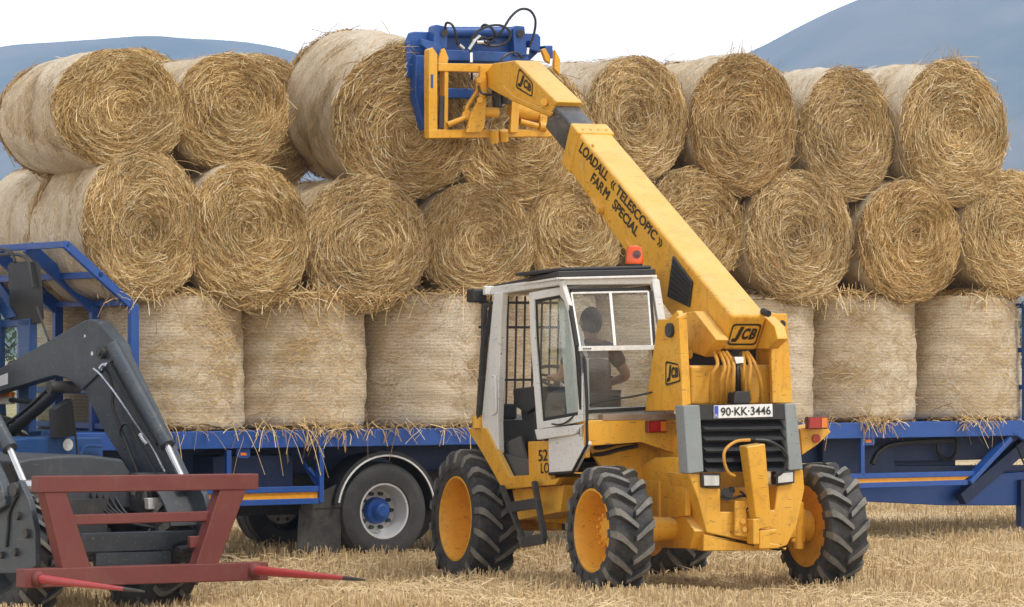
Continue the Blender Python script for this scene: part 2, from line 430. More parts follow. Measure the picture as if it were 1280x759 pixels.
def tints(n, rng, pale=0.0):
    c = PAL[rng.choice(len(PAL), n, p=PW)] * rng.uniform(0.70, 1.20, (n, 1))
    c = c*0.97 + c.mean(1, keepdims=True)*0.03
    return np.clip(c * (1 - pale) + np.array((0.74, 0.64, 0.45)) * pale, 0, 0.85)

def straw_end_mesh(seed, R=1.0, dish=0.03, ns=14000, ne=650):
    """The cut end of a rolled bale: a coil of straw. Lies at y=0 facing -y, radius R (bale frame units, metres for R=0.68)."""
    rng = np.random.default_rng(seed)
    cx, cz = rng.normal(0, 0.05, 2)                      # heart of the coil, off centre
    ph = rng.uniform(0, 6.28, 8); pitch = rng.uniform(0.075, 0.11)
    def relief(x, z):
        dx, dz = x - cx, z - cz; r = np.hypot(dx, dz); a = np.arctan2(dz, dx)
        t = r / pitch + a / 6.2832 + 0.35*np.sin(2*a + ph[0]) + 0.25*np.sin(3*a + ph[1] + r*6)
        amp = 0.012 * (0.45 + 0.55*np.sin(a*2 + ph[2] + r*5)**2)
        h = amp*np.sin(6.2832*t) + 0.022*np.sin(x*5 + ph[3])*np.sin(z*4.4 + ph[4]) + 0.012*np.sin(x*13 + ph[5])*np.sin(z*12 + ph[6])
        rr = np.hypot(x, z) / R
        h = h + dish*np.exp(-(r/0.13)**2) - 0.03*(1 - rr**2) + 0.075*np.clip(rr - 0.84, 0, 1)**1.5 * 6
        return h                                         # +y = into the bale
    # base disc
    nr, na = 26, 80
    rr = np.linspace(0.0, 1.0, nr)**0.8 * R * 0.995
    aa = np.linspace(0, 2*np.pi, na, endpoint=False)
    RR, AA = np.meshgrid(rr, aa, indexing='ij'); X, Z = RR*np.cos(AA), RR*np.sin(AA)
    Y = relief(X, Z) + 0.014
    base = np.stack([X, Y, Z], -1).reshape(-1, 3)
    i = np.arange(nr - 1)[:, None]*na + np.arange(na)[None]; j = np.arange(nr - 1)[:, None]*na + (np.arange(na)[None] + 1) % na
    Qb = np.stack([i, j, j + na, i + na], -1).reshape(-1, 4)
    Cb = np.tile(np.array((0.33, 0.20, 0.085)), (len(base), 1)) * rng.uniform(0.7, 1.15, (len(base), 1))
    # strands following the coil
    k = 4
    r0 = R * np.sqrt(rng.uniform(0.0, 1.0, ns)); a0 = rng.uniform(0, 2*np.pi, ns)
    x, z = r0*np.cos(a0)*0.985, r0*np.sin(a0)*0.985
    L = rng.gamma(4, 0.036, ns).clip(0.05, 0.36)
    dx, dz = x - cx, z - cz
    ang = np.arctan2(dz, dx) + np.pi/2
    field = 0.35*np.sin(x*4.1 + ph[1])*np.sin(z*3.7 + ph[5])
    dev = field + rng.normal(0, 0.30, ns) + np.where(rng.uniform(size=ns) < 0.16, rng.uniform(-1.6, 1.6, ns), 0)
    rc = np.maximum(np.hypot(dx, dz), 0.07)
    ang = ang + dev; curv = 1/rc * rng.uniform(0.1, 0.9, ns) + rng.normal(0, 1.0, ns)
    t = np.linspace(-0.5, 0.5, k)[None]*L[:, None]
    th = ang[:, None] + curv[:, None]*t*0.5
    PX = x[:, None] + np.cos(th)*t; PZ = z[:, None] + np.sin(th)*t
    rad = np.hypot(PX, PZ); over = np.maximum(rad/(R*1.025), 1); PX /= over; PZ /= over
    lift = rng.uniform(-0.006, 0.03, ns)**1.0
    tilt = rng.normal(0, 0.13, ns) + np.where(rng.uniform(size=ns) < 0.07, rng.normal(0, 0.45, ns), 0)
    PY = relief(PX, PZ) - lift[:, None] - np.abs(tilt[:, None]*(t + 0.5*L[:, None]))*0.55
    P = np.stack([PX, PY, PZ], -1)
    W = rng.uniform(0.0032, 0.0068, ns)
    nrm = unit(np.c_[rng.normal(0, 0.55, ns), -np.ones(ns), rng.normal(0, 0.55, ns)])
    Vr, Qr, m = ribbons(P, W, nrm)
    zone = 0.20*np.sin(x*6 + ph[2])*np.sin(z*5 + ph[0])
    Ct = tints(ns, rng) * (1 + zone[:, None])
    # stray ends sticking out round the rim and off the face
    a = rng.uniform(0, 2*np.pi, ne); r1 = R*rng.uniform(0.86, 1.01, ne)
    p0 = np.stack([r1*np.cos(a), rng.uniform(0.0, 0.12, ne), r1*np.sin(a)], -1)
    tang = np.stack([-np.sin(a), np.zeros(ne), np.cos(a)], -1); out = np.stack([np.cos(a), np.zeros(ne), np.sin(a)], -1)
    d = unit(tang*rng.choice([-1, 1], ne)[:, None]*rng.uniform(0.5, 1.2, (ne, 1)) + out*rng.normal(0.12, 0.26, (ne, 1)) + np.array((0, -1, 0))*rng.normal(0.25, 0.4, (ne, 1)))
    Le = rng.gamma(3, 0.05, ne).clip(0.05, 0.3)[:, None, None]
    s = np.linspace(0, 1, 4)[None, :, None]
    sag = np.array((0, 0, -1.0))*rng.uniform(0, 0.22, (ne, 1))
    Pe = p0[:, None] + d[:, None]*s*Le - out[:, None]*(s**2)*Le*0.25 + sag[:, None]*(s**2)*Le
    Ve, Qe, m2 = ribbons(Pe, rng.uniform(0.004, 0.008, ne), unit(rng.normal(0, 1, (ne, 3)) + np.array((0, -1.2, 0))))
    Ce = tints(ne, rng, 0.12)
    verts = np.r_[base, Vr, Ve]; quads = np.r_[Qb, Qr + len(base), Qe + len(base) + len(Vr)]
    cols = np.r_[Cb, np.repeat(Ct, m, 0), np.repeat(Ce, m2, 0)]
    sm = np.r_[np.ones(len(Qb), bool), np.zeros(len(Qr) + len(Qe), bool)]
    return fast_mesh('straw_end', verts, quads, cols, mats=[M['straw']], smooth=sm)

def wrap_mesh(seed, R=0.68, L=1.25, nh=4500):
    """Curved side of the bale under its net: axis along +y from 0 to L."""
    rng = np.random.default_rng(seed)
    na, nl = 120, 34
    ph = rng.uniform(0, 6.28, 10)
    ys = np.r_[0.012, 0.03, 0.055, np.linspace(0.09, L - 0.09, nl - 6), L - 0.055, L - 0.03, L - 0.012]
    e = np.minimum(ys, L - ys)
    edge = -0.05*np.clip(1 - e/0.075, 0, 1)**2.2
    aa = np.linspace(0, 2*np.pi, na + 1)
    A, Yg = np.meshgrid(aa, ys, indexing='ij')
    rad = R + edge[None] + 0.016*np.sin(3*A + ph[0] + Yg*2) + 0.012*np.sin(2*A + ph[6])*np.sin(Yg*2.5 + ph[7]) + 0.008*np.sin(5*A + ph[1])*np.sin(Yg*4 + ph[2]) + 0.006*np.sin(9*A + ph[3] + Yg*7) + 0.005*np.sin(Yg*31 + ph[4] + np.sin(A*4)) + 0.004*np.sin(Yg*17 + 2*np.sin(3*A + ph[5]))
    rad[-1] = rad[0]
    Pv = np.stack([rad*np.cos(A), Yg, rad*np.sin(A)], -1).reshape(-1, 3)
    n2 = len(ys)
    i = np.arange(na)[:, None]*n2 + np.arange(n2 - 1)[None]
    Q = np.stack([i, i + n2, i + n2 + 1, i + 1], -1).reshape(-1, 4)
    uvv = np.stack([A*R, Yg], -1).reshape(-1, 2)
    # short straws poking through the net, thicker where the net has torn
    a = rng.uniform(0, 2*np.pi, nh); y = rng.uniform(0.03, L - 0.03, nh)
    nc = nh//4; ci = rng.integers(0, 9, nc); ca, cy = rng.uniform(0, 2*np.pi, 9), rng.uniform(0.2, L - 0.2, 9)
    a[:nc] = ca[ci] + rng.normal(0, 0.11, nc); y[:nc] = np.clip(cy[ci] + rng.normal(0, 0.045, nc), 0.03, L - 0.03)
    hair_d = unit(np.stack([-np.sin(a), rng.normal(0, 0.7, nh), np.cos(a)], -1)*rng.choice([-1, 1], nh)[:, None] + np.stack([np.cos(a), np.zeros(nh), np.sin(a)], -1)*rng.gamma(1.2, 0.10, nh)[:, None])
    p0 = np.stack([(R - 0.004)*np.cos(a), y, (R - 0.004)*np.sin(a)], -1)
    Ln = rng.gamma(3, 0.028, nh).clip(0.03, 0.2)[:, None, None]
    s = np.linspace(0, 1, 3)[None, :, None]
    out = np.stack([np.cos(a), np.zeros(nh), np.sin(a)], -1)
    Ph = p0[:, None] + hair_d[:, None]*s*Ln - out[:, None]*s*s*Ln*Ln*0.5 + out[:, None]*0.008
    Vh, Qh, m = ribbons(Ph, rng.uniform(0.003, 0.0065, nh), out)
    verts = np.r_[Pv, Vh]; quads = np.r_[Q, Qh + len(Pv)]
    cols = np.r_[np.tile((0.5, 0.4, 0.25), (len(Pv), 1)), np.repeat(tints(nh, rng, 0.35), m, 0)]
    me = fast_mesh('net_wrap', verts, quads, cols, mats=[M['net'], M['straw']], matidx=np.r_[np.zeros(len(Q)), np.ones(len(Qh))], smooth=np.r_[np.ones(len(Q), bool), np.zeros(len(Qh), bool)])
    uvl = me.uv_layers.new(name='wrap')
    alluv = np.r_[uvv, np.zeros((len(Vh), 2))]
    uvl.data.foreach_set('uv', alluv[quads.ravel()].astype(np.float32).ravel())
    return me

ENDS = [straw_end_mesh(100 + i, R=0.68, dish=random.choice([0.03, 0.06, 0.02, -0.03])) for i in range(6)]
WRAPS = [wrap_mesh(200 + i) for i in range(4)]
TIDY = [straw_end_mesh(150 + i, R=0.68, dish=0.02, ns=4000, ne=170) for i in range(2)]
BALE_N = [0]
def bale(frame, loc, w, h, length=1.25, label=None, group='round straw bales loaded on the trailer', yaw=0.0, pitch=0.0, upright=False, seed=None, roll=None):
    """loc: centre of the front face (frame coordinates). w, h: face size."""
    k = BALE_N[0]; BALE_N[0] += 1
    root = bpy.data.objects.new('round_bale', None); COL.objects.link(root)
    tag(root, label, 'straw bale', group)
    m = frame.M @ Matrix.Translation(V(loc)) @ Matrix.Rotation(yaw, 4, 'Z') @ Matrix.Rotation(pitch, 4, 'X')
    if upright: m = m @ Matrix.Rotation(math.radians(-90), 4, 'X')    # face looks up: y axis -> -z
    root.matrix_world = m
    root.scale = (w/1.36, length/1.25, h/1.36)
    rl = roll if roll is not None else random.uniform(0, 6.28)
    parts = [('net_wrap', WRAPS[k % len(WRAPS)], Matrix.Rotation(rl, 4, 'Y')),
             ('straw_end', ENDS[(k*5 + 1) % len(ENDS)] if seed is None else ENDS[seed], Matrix.Rotation(rl*1.7, 4, 'Y')),
             ('straw_end', ENDS[(k*5 + 3) % len(ENDS)], Matrix.Translation((0, 1.25, 0)) @ Matrix.Rotation(math.pi, 4, 'Z') @ Matrix.Rotation(rl*0.6, 4, 'Y'))]
    if upright: parts[1] = (*parts[1][:1], TIDY[k % 2], parts[1][2]); parts[2] = (*parts[2][:1], TIDY[(k + 1) % 2], parts[2][2])
    for nm, me, mm in parts:
        o = bpy.data.objects.new(nm, me); COL.objects.link(o); o.parent = root; o.matrix_basis = mm
    return root

# ---- the load on the trailer. Round rows: px centre, width, height of each visible face; off = how far behind the deck edge
R2 = [((180, 281), 140, 188, 0.06, 'second-row bale at the end nearest the grey loader arm, its pale netted side showing'),
      ((311, 295), 142, 182, 0.02, 'second-row bale, second from the end nearest the grey loader arm'),
      ((458, 305), 150, 168, 0.06, 'second-row bale directly below the bale held up by the loader'),
      ((597, 302), 138, 146, 0.08, 'small second-row bale above the left end of the white cab roof'),
      ((719, 292), 122, 150, 0.10, 'second-row bale right behind the cab roof and left of the yellow boom'),
      ((868, 285), 132, 150, 0.06, 'second-row bale half hidden behind the middle of the yellow boom'),
      ((1000, 297), 138, 167, 0.00, 'second-row bale just right of the boom\'s lower end, hanging over two upright bales'),
      ((1137, 302), 134, 152, -0.02, 'second-row bale with a clean pale rim, last but one before the load\'s right end'),
      ((1263, 292), 134, 156, 0.02, 'second-row bale cut by the picture\'s edge at the right end')]
R3 = [((150, 137), 152, 150, 0.16, 'top-row bale at the end above the blue end frame, wide pale side in view'),
      ((290, 141), 132, 148, 0.18, 'top-row bale between the end bale and the bale held by the loader'),
      ((655, 168), 172, 180, 0.10, 'top-row bale directly under the blue grab and yellow carriage'),
      ((797, 150), 126, 158, 0.08, 'top-row bale just right of the black telescoped boom section'),
      ((930, 156), 134, 176, 0.04, 'top-row bale with a straw tuft on its crown, third from the load\'s right end'),
      ((1060, 168), 124, 166, 0.06, 'top-row bale second from the right end of the load'),
      ((1193, 166), 148, 182, 0.0, 'largest top-row bale at the right end, seen against the blue hill')]
cs = math.cos(math.radians(32))
def face(px, w, h, b):
    p = TRAI.rear(px[0], px[1], b); k = FPX / (TRAI.M @ p).y
    return p, w/k/cs, h/k
for c, w, h, b, lab in R2:
    p, ww, hh = face(c, w, h, b)
    bale(TRAI, p, ww, hh, 1.25, lab, yaw=random.uniform(-.05, .05), pitch=random.uniform(-.03, .03))
for c, w, h, b, lab in R3:
    p, ww, hh = face(c, w, h, b)
    rb = bale(TRAI, p, ww, hh, 1.28, lab, yaw=random.uniform(-.05, .05), pitch=random.uniform(-.03, .03))
    if c[0] in (930, 1193):        # a wild tuft of straw on the crown
        rng = np.random.default_rng(int(c[0])); n = 50
        s = np.linspace(0, 1, 4)[None, :, None]; d = unit(np.stack([rng.normal(0, 0.55, n), rng.normal(-0.1, 0.4, n), np.abs(rng.normal(0.8, 0.4, n))], -1)); Ln = rng.gamma(4, 0.021, n).clip(0.04, 0.18)[:, None, None]
        p0 = np.stack([rng.normal(0, 0.07, n), rng.uniform(-0.01, 0.10, n), np.full(n, 0.665)], -1)
        Pt = p0[:, None] + d[:, None]*s*Ln + rng.normal(0, 0.25, (n, 1, 3))*s*s*Ln
        Vt, Qt, mt = ribbons(Pt, rng.uniform(0.004, 0.007, n), unit(rng.normal(0, .6, (n, 3)) + np.array((0, -1, 0))))
        to = bpy.data.objects.new('straw_tuft', fast_mesh('straw_tuft', Vt, Qt, np.repeat(tints(n, rng, 0.1), mt, 0), mats=[M['straw']])); COL.objects.link(to); to.parent = rb
REAR = ['rear-row bale behind the end bale of the top row', 'rear-row bale between the second top bale and the bale held by the loader', 'rear-row bale behind the blue grab and yellow carriage',
        'rear-row bale behind the top bale right of the black boom section', 'rear-row bale behind the top-row bale with the straw tuft', 'rear-row bale behind the second top bale from the right end']
# back row of the top layer, seen in slivers between the front ones
for (c, w, h, b, lab), dx in zip(R3, (0.85, 1.02, 0.5, 0.62, 0.6, 0.62, None)):
    if dx is None: continue
    rear_lab = REAR.pop(0)
    p, ww, hh = face(c, w, h, b)
    bale(TRAI, p + V((dx, 1.36, 0.0)), 1.34, 1.38, 1.2, rear_lab, group='rear row of bales on the top layer', yaw=random.uniform(-.04, .04))
p, ww, hh = face(R2[0][0], 150, 190, 0)
bale(TRAI, p + V((0.16, 1.34, -0.02)), 1.36, 1.36, 1.2, 'rear-row straw bale behind the end bale of the second row, only its pale side showing')
# upright bales standing on the deck: right-edge pixel, top, bottom
UP = [(300, 373, 541, 'just right of the blue end frame\'s corner'),
      (453, 374, 540, 'straw wisps at its foot, second from the blue end frame'), (606, 370, 536, 'beside the white cab and above the silver trailer wheel'),
      (742, 371, 535, 'seen through the cab\'s door and front guard'), (880, 371, 532, 'seen through the cab\'s rear window'),
      (1014, 371, 530, 'half hidden by the yellow boom tower'), (1141, 371, 528, 'last but one at the right end'),
      (1273, 369, 524, 'last on the deck at the right end')]
for xr, yt, yb, lab in UP:
    rad = 0.68
    p = TRAI.rear(xr, yb, 0.70); k = FPX/(TRAI.M @ p).y
    p = TRAI.rear(xr - rad*k, (yt + yb)/2, 0.70); k = FPX/(TRAI.M @ p).y
    ht = (yb - yt)/k + 0.0
    bale(TRAI, V((p.x, p.y, 1.265 + ht)), 1.36, 1.36, ht, 'upright bale on the deck, ' + lab, group='straw bales standing on end on the deck', upright=True, yaw=random.uniform(0, 6))

q = TRAI.rear(213, 545, 0.70)
bale(TRAI, V((q.x, q.y + 1.38, 1.265 + 1.25)), 1.36, 1.36, 1.25, 'rear upright straw bale on the deck, seen through the blue end frame', group='straw bales standing on end on the deck', upright=True)
# ---- loose straw hanging over the deck edge and lying in the gaps
def loose_tuft(cx, n, spread, zt, drop, rng, b0=-0.02, depth=0.10):
    x = cx + rng.normal(0, spread, n); y = b0 - rng.uniform(-depth, 0.03, n); z = zt + rng.uniform(0.0, 0.05, n)
    d = unit(np.stack([rng.normal(0, 0.8, n), -np.abs(rng.normal(0.35, 0.3, n)), rng.normal(-0.25, 0.5, n)], -1))
    L = rng.gamma(3, 0.06, n).clip(0.06, 0.34)[:, None, None]; s = np.linspace(-0.4, 0.6, 5)[None, :, None]
    P = np.stack([x, y, z], -1)[:, None] + d[:, None]*s*L + np.array((0, 0, -1.0))*(np.clip(s + 0.3, 0, 1)**2)*L*(drop*rng.uniform(0.2, 1.6, n))[:, None, None]
    P[..., 1] = np.where(P[..., 2] < 1.262, np.minimum(P[..., 1], -0.035), P[..., 1])
    return P
def tufts(spec, name, label, seed):
    rng = np.random.default_rng(seed); Ps = [loose_tuft(*s, rng) for s in spec]; P = np.concatenate(Ps)
    n = len(P); Vv, Q, m = ribbons(P, rng.uniform(0.004, 0.009, n), unit(rng.normal(0, 0.6, (n, 3)) + np.array((0, -1, 0.3))))
    me = fast_mesh(name, Vv, Q, np.repeat(tints(n, rng, 0.1), m, 0), mats=[M['straw']])
    o = bpy.data.objects.new(name, me); COL.objects.link(o); o.matrix_world = TRAI.M
    return tag(o, label, 'loose straw', kind='stuff')
def ax(px, py=540): return TRAI.rear(px, py, 0).x
tufts([(ax(425), 95, 0.20, 1.27, 0.4), (ax(372), 28, 0.25, 1.27, 1.2), (ax(330), 18, 0.3, 1.27, 1.0), (ax(560), 28, 0.25, 1.27, 0.5), (ax(250), 18, 0.3, 1.27, 0.8),
       (ax(1095), 95, 0.15, 1.27, 0.45), (ax(1225), 70, 0.2, 1.27, 0.6), (ax(1010), 30, 0.2, 1.27, 0.8), (ax(480), 35, 0.25, 1.27, 0.6)],
      'loose_straw', 'loose straw wisps hanging over the blue edge of the trailer deck', 5)
tufts([(ax(px), n, 0.22, z, 0.4) for px, n, z in ((370, 230, 2.52), (470, 130, 2.53), (415, 90, 2.52), (560, 50, 2.55), (240, 40, 2.52), (640, 60, 2.55), (1030, 150, 2.60), (1100, 40, 2.60), (1240, 90, 2.60), (175, 50, 2.5))],
      'loose_straw', 'loose straw fallen onto the tops of the upright bales', 6)

# ---- stubble
def gh(x, y):
    """ground height: soft ruts and the hollow the front wheels stand in"""
    fx, fy = TELE.o.x, TELE.o.y
    p = 0.0
    c = TELE.M @ V((0, 3.31, 0))
    a = TELE.I.to_3x3()
    dx, dy = x - c.x, y - c.y
    lr = a[0][0]*dx + a[0][1]*dy; lf = a[1][0]*dx + a[1][1]*dy
    p = -0.12*np.exp(-(lf/1.0)**2 - (lr/2.2)**4)
    p = p - 0.28*np.exp(-((x + 3.6)/2.0)**2 - ((y - 29.7)/2.3)**2)
    p = p + 0.02*np.sin(x*1.3 + y*0.31) + 0.018*np.sin(y*1.7 - x*0.6)
    far = np.clip((y - 45)/40, 0, 1)
    return p*(1 - far)
def groundmat():
    m, nt, p = newmat('stubble_field')
    tc = N(nt, 'ShaderNodeTexCoord')
    f = noise_tex(nt, 9, 8, 0.72, tc.outputs['Object']); g = noise_tex(nt, 0.5, 5, 0.6, tc.outputs['Object'])
    mp = N(nt, 'ShaderNodeMapping'); mp.inputs['Rotation'].default_value = (0, 0, math.radians(-18)); mp.inputs['Scale'].default_value = (0.03, 0.42, 1); nt.links.new(tc.outputs['Object'], mp.inputs[0])
    sw = noise_tex(nt, 1.0, 4, 0.55, mp.outputs[0])
    c = ramp(nt, f, [(0.28, (0.17, 0.115, 0.06)), (0.5, (0.36, 0.26, 0.14)), (0.72, (0.55, 0.43, 0.26))])
    c = mixc(nt, ramp(nt, g, [(0.4, (0,)*3), (0.7, (0.4,)*3)]), c, (0.55, 0.42, 0.25))
    c = mixc(nt, ramp(nt, sw, [(0.42, (0,)*3), (0.6, (0.6,)*3)]), c, (0.60, 0.47, 0.28))
    nt.links.new(c, p.inputs['Base Color']); p.inputs['Roughness'].default_value = 0.9
    bump(nt, p, f, 0.6, 0.05)
    return m
xs = np.r_[-5000, -2500, -1000, -300, -100, -50, -25, np.arange(-14, 14.01, 0.3), 25, 50, 100, 300, 1000, 2500, 5000]
ys = np.r_[-200, -50, 0, 10, 18, np.arange(22, 50.01, 0.3), 55, 62, 72, 90, 130, 170, 300, 700, 1500, 2500, 5000]
Xg, Yg = np.meshgrid(xs, ys, indexing='ij')
Zg = gh(Xg, Yg)
gi = np.arange(len(xs) - 1)[:, None]*len(ys) + np.arange(len(ys) - 1)[None]
me = fast_mesh('field', np.stack([Xg, Yg, Zg], -1).reshape(-1, 3), np.stack([gi, gi + len(ys), gi + len(ys) + 1, gi + 1], -1).reshape(-1, 4), mats=[groundmat()], smooth=True)
o = bpy.data.objects.new('field', me); COL.objects.link(o); tag(o, 'pale harvested stubble field under all the vehicles', 'field', kind='structure')

def wheel_spots():
    out = []
    for r in (-0.97, 0.97):
        for f, rr in ((0.45, 0.38), (3.31, 0.45)):
            out.append((TELE.M @ V((r, f, 0)), rr))
    return out
def stubble():
    rng = np.random.default_rng(3)
    n = 175000
    y = 26.3 + (60 - 26.3)*rng.uniform(0, 1, n)**1.75
    hw = 0.165*y
    x = rng.uniform(-1, 1, n)*hw
    # drilled rows slanting across the picture
    ra = math.radians(14); u = x*math.cos(ra) + y*math.sin(ra); v = -x*math.sin(ra) + y*math.cos(ra)
    row = 0.125; v = np.where(rng.uniform(size=n) < 0.7, np.round(v/row)*row + rng.normal(0, 0.022, n), v)
    x = u*math.cos(ra) - v*math.sin(ra); y = u*math.sin(ra) + v*math.cos(ra)
    keep = y > 26
    for c, rr in wheel_spots(): keep &= np.hypot(x - c.x, y - c.y) > rr*0.75
    vb = -x*math.sin(ra) + y*math.cos(ra); band = 0.5 + 0.5*np.sin(vb*1.9 + 0.8*np.sin(u*0.35))
    keep &= rng.uniform(size=n) < 0.72 + 0.28*band
    keep &= rng.uniform(size=n) < (0.62 + 0.38*np.sin(x*0.9 + 1.3*np.sin(y*0.8)))+0.25
    x, y = x[keep], y[keep]; n = len(x); z = gh(x, y)
    hgt = rng.gamma(9, 0.0103, n).clip(0.03, 0.165)*(0.8 + 0.25*np.sin(x*2.1 + y*1.1))
    lean = rng.normal(0, 0.22, (n, 2))
    P = np.stack([np.stack([x, y, z - 0.01], -1), np.stack([x + lean[:, 0]*hgt, y + lean[:, 1]*hgt, z + hgt], -1)], 1)
    W = rng.uniform(0.0045, 0.0085, n)*np.clip(y/32, 1, 2)
    nr = unit(np.stack([rng.normal(0, 0.5, n), -np.ones(n), rng.normal(0, 0.2, n)], -1))
    V1, Q1, m1 = ribbons(P, W, nr); C1 = np.clip(tints(n, rng, 0.44)*1.08, 0, 0.85)
    # chopped straw lying between the stalks
    n2 = 60000
    y = 26.3 + (52 - 26.3)*rng.uniform(0, 1, n2)**1.6; x = rng.uniform(-1, 1, n2)*0.165*y
    vb = -x*math.sin(ra) + y*math.cos(ra); ub = x*math.cos(ra) + y*math.sin(ra); ok = rng.uniform(size=n2) < 0.18 + 0.82*(0.5 - 0.5*np.sin(vb*1.9 + 0.8*np.sin(ub*0.35)))**2 + 0.5*(np.sin(x*5.1 + 2*np.sin(y*3))*np.sin(y*4.3) > 0.6)
    x, y = x[ok], y[ok]; n2 = len(x)
    a = rng.uniform(0, 2*np.pi, n2); L = rng.gamma(3, 0.05, n2).clip(0.04, 0.35)
    z = gh(x, y) + rng.uniform(0.01, 0.075, n2)
    tl = rng.normal(0, 0.25, n2)
    d = np.stack([np.cos(a), np.sin(a), tl], -1); s = np.linspace(-0.5, 0.5, 3)[None, :, None]
    P = np.stack([x, y, z], -1)[:, None] + d[:, None]*s*L[:, None, None]
    P[..., 2] += (0.02*rng.normal(0, 1, n2))[:, None]*np.array([0, 1, 0])
    V2, Q2, m2 = ribbons(P, rng.uniform(0.005, 0.010, n2), unit(np.stack([rng.normal(0, .3, n2), -0.8*np.ones(n2), np.ones(n2)], -1)))
    C2 = np.clip(tints(n2, rng, 0.48)*1.08, 0, 0.85)
    me = fast_mesh('stubble', np.r_[V1, V2], np.r_[Q1, Q2 + len(V1)], np.r_[np.repeat(C1, m1, 0), np.repeat(C2, m2, 0)], mats=[M['straw']])
    o = bpy.data.objects.new('stubble', me); COL.objects.link(o)
    tag(o, 'cut straw stubble and chopped straw covering the field', 'stubble', kind='stuff')
stubble()
# ------------------------------------------------------------------ wheels
def lug_tyre(mb, R, w, rim_r, nl=17, lug_h=0.05, o=V((0, 0, 0)), flip=1):
    """Agricultural tyre, axis = x, centred on o."""
    hw = w/2; Rc = R - lug_h
    prof = [(-hw*0.80, rim_r), (-hw*0.93, rim_r + 0.015), (-hw*1.0, rim_r + (Rc - rim_r)*0.45), (-hw*0.985, rim_r + (Rc - rim_r)*0.75), (-hw*0.90, Rc*0.965), (-hw*0.6, Rc*0.992), (0, Rc)]
    prof = prof + [(-a, b) for a, b in reversed(prof[:-1])]
    mb.lathe(prof, o, (1, 0, 0), 72)
    crown = lambda t: Rc*(1 - 0.012*abs(t)**2 - 0.05*max(0, abs(t) - 0.78)/0.22)      # radius across the width, t in -1..1
    for side in (-1, 1):
        for k in range(nl):
            a0 = 2*math.pi*(k + (0.5 if side > 0 else 0))/nl
            ts = [-0.06, 0.2, 0.5, 0.78, 0.95, 1.04]
            da = [0.0, 0.07, 0.16, 0.23, 0.26, 0.275]
            wid = [0.046, 0.050, 0.058, 0.066, 0.072, 0.070]
            hs = [1.0, 1.0, 0.97, 0.92, 0.80, 0.15]
            vs = []
            for t, d, wd, hh in zip(ts, da, wid, hs):
                r0, x = crown(min(t, 1)) - 0.02, o.x + side*t*hw
                if t > 0.9: r0 -= 0.03
                if t > 1: r0 -= 0.05
                r1 = r0 + 0.02 + lug_h*hh + (0.03 if t > 0.9 else 0)
                a = a0 + flip*d
                for rr, aw in ((r0, wd*1.5), (r1, wd)):
                    for s in (-1, 1):
                        an = a + s*aw/2/R*1.0 + 0
                        vs.append(V((x, o.y + rr*math.cos(an), o.z + rr*math.sin(an))))
            fs = []; tops = []
            for i in range(len(ts) - 1):
                b = i*4; c = b + 4
                fs += [(b, c, c+2, b+2), (b+3, c+3, c+1, b+1), (b+1, c+1, c, b)]
                tops.append((b+2, c+2, c+3, b+3))
            fs += [(0, 2, 3, 1), (len(vs) - 4, len(vs) - 3, len(vs) - 1, len(vs) - 2)]
            n0 = len(mb.f); mb.add(vs, fs + tops)
            for q_ in range(n0 + len(fs), len(mb.f)): mb.m[q_] = 1
def tele_wheel(root, r, f, z, R, w, rim_r, hub, label=None, steer=0.0, out=-1, nl=16):
    e = bpy.data.objects.new('wheel', None); link(e, root); e.location = (r, f, z); e.rotation_euler = (random.uniform(0, 6), 0, steer)
    e.rotation_mode = 'ZYX'
    if label: e['label'] = label
    mb = MB(); lug_tyre(mb, R, w, rim_r, nl, lug_h=0.055 if R > 0.6 else 0.048, flip=-1); mb.build('tyre', [M['tyre'], M['lug']], e, bevel=0.004, seg=1)
    hw = w/2
    mb = MB()      # rim: dished on its outer side (out = -1: towards -x)
    k = out
    prof = [(k*hw*0.84, rim_r + 0.004), (k*hw*0.90, rim_r + 0.012), (k*hw*0.92, rim_r - 0.006), (k*hw*0.80, rim_r - 0.022), (k*hw*0.40, rim_r - 0.035), (k*hw*0.0, rim_r - 0.045), (-k*hw*0.62, rim_r*0.84),
            (-k*hw*0.66, rim_r*0.45), (-k*hw*0.66, 0.0)]
    if hub: prof = prof[:-4] + [(-k*hw*0.45, rim_r*0.82), (-k*hw*0.50, rim_r*0.52), (-k*hw*0.40, rim_r*0.47), (k*hw*0.10, rim_r*0.45), (k*hw*0.16, rim_r*0.42), (k*hw*0.18, rim_r*0.26), (k*hw*0.26, rim_r*0.22), (k*hw*0.26, 0.0)]
    mb.lathe(prof, (0, 0, 0), (1, 0, 0), 48)
    prof2 = [(-k*hw*0.84, rim_r + 0.004), (-k*hw*0.90, rim_r + 0.010), (-k*hw*0.90, rim_r - 0.008), (-k*hw*0.80, rim_r - 0.04), (-k*hw*0.72, rim_r*0.8), (-k*hw*0.72, 0.05)]
    mb.lathe(prof2, (0, 0, 0), (1, 0, 0), 48)
    rim = mb.build('rim', M['rim_yellow'], e)
    nb = 10
    for i in range(nb):
        mb = MB()
        a = 2*math.pi*i/nb
        if hub:
            rr, x = rim_r*0.36, k*hw*0.17
            mb.cyl((x - 0.004*k, rr*math.cos(a), rr*math.sin(a)), (x + k*0.03, rr*math.cos(a), rr*math.sin(a)), 0.017, n=8)
        else:
            rr, x = rim_r*0.62, -k*hw*0.66
            mb.cyl((x, rr*math.cos(a), rr*math.sin(a)), (x + k*0.025, rr*math.cos(a), rr*math.sin(a)), 0.014, n=8)
        mb.build('wheel_bolt', M['rim_yellow'], e)
    return e

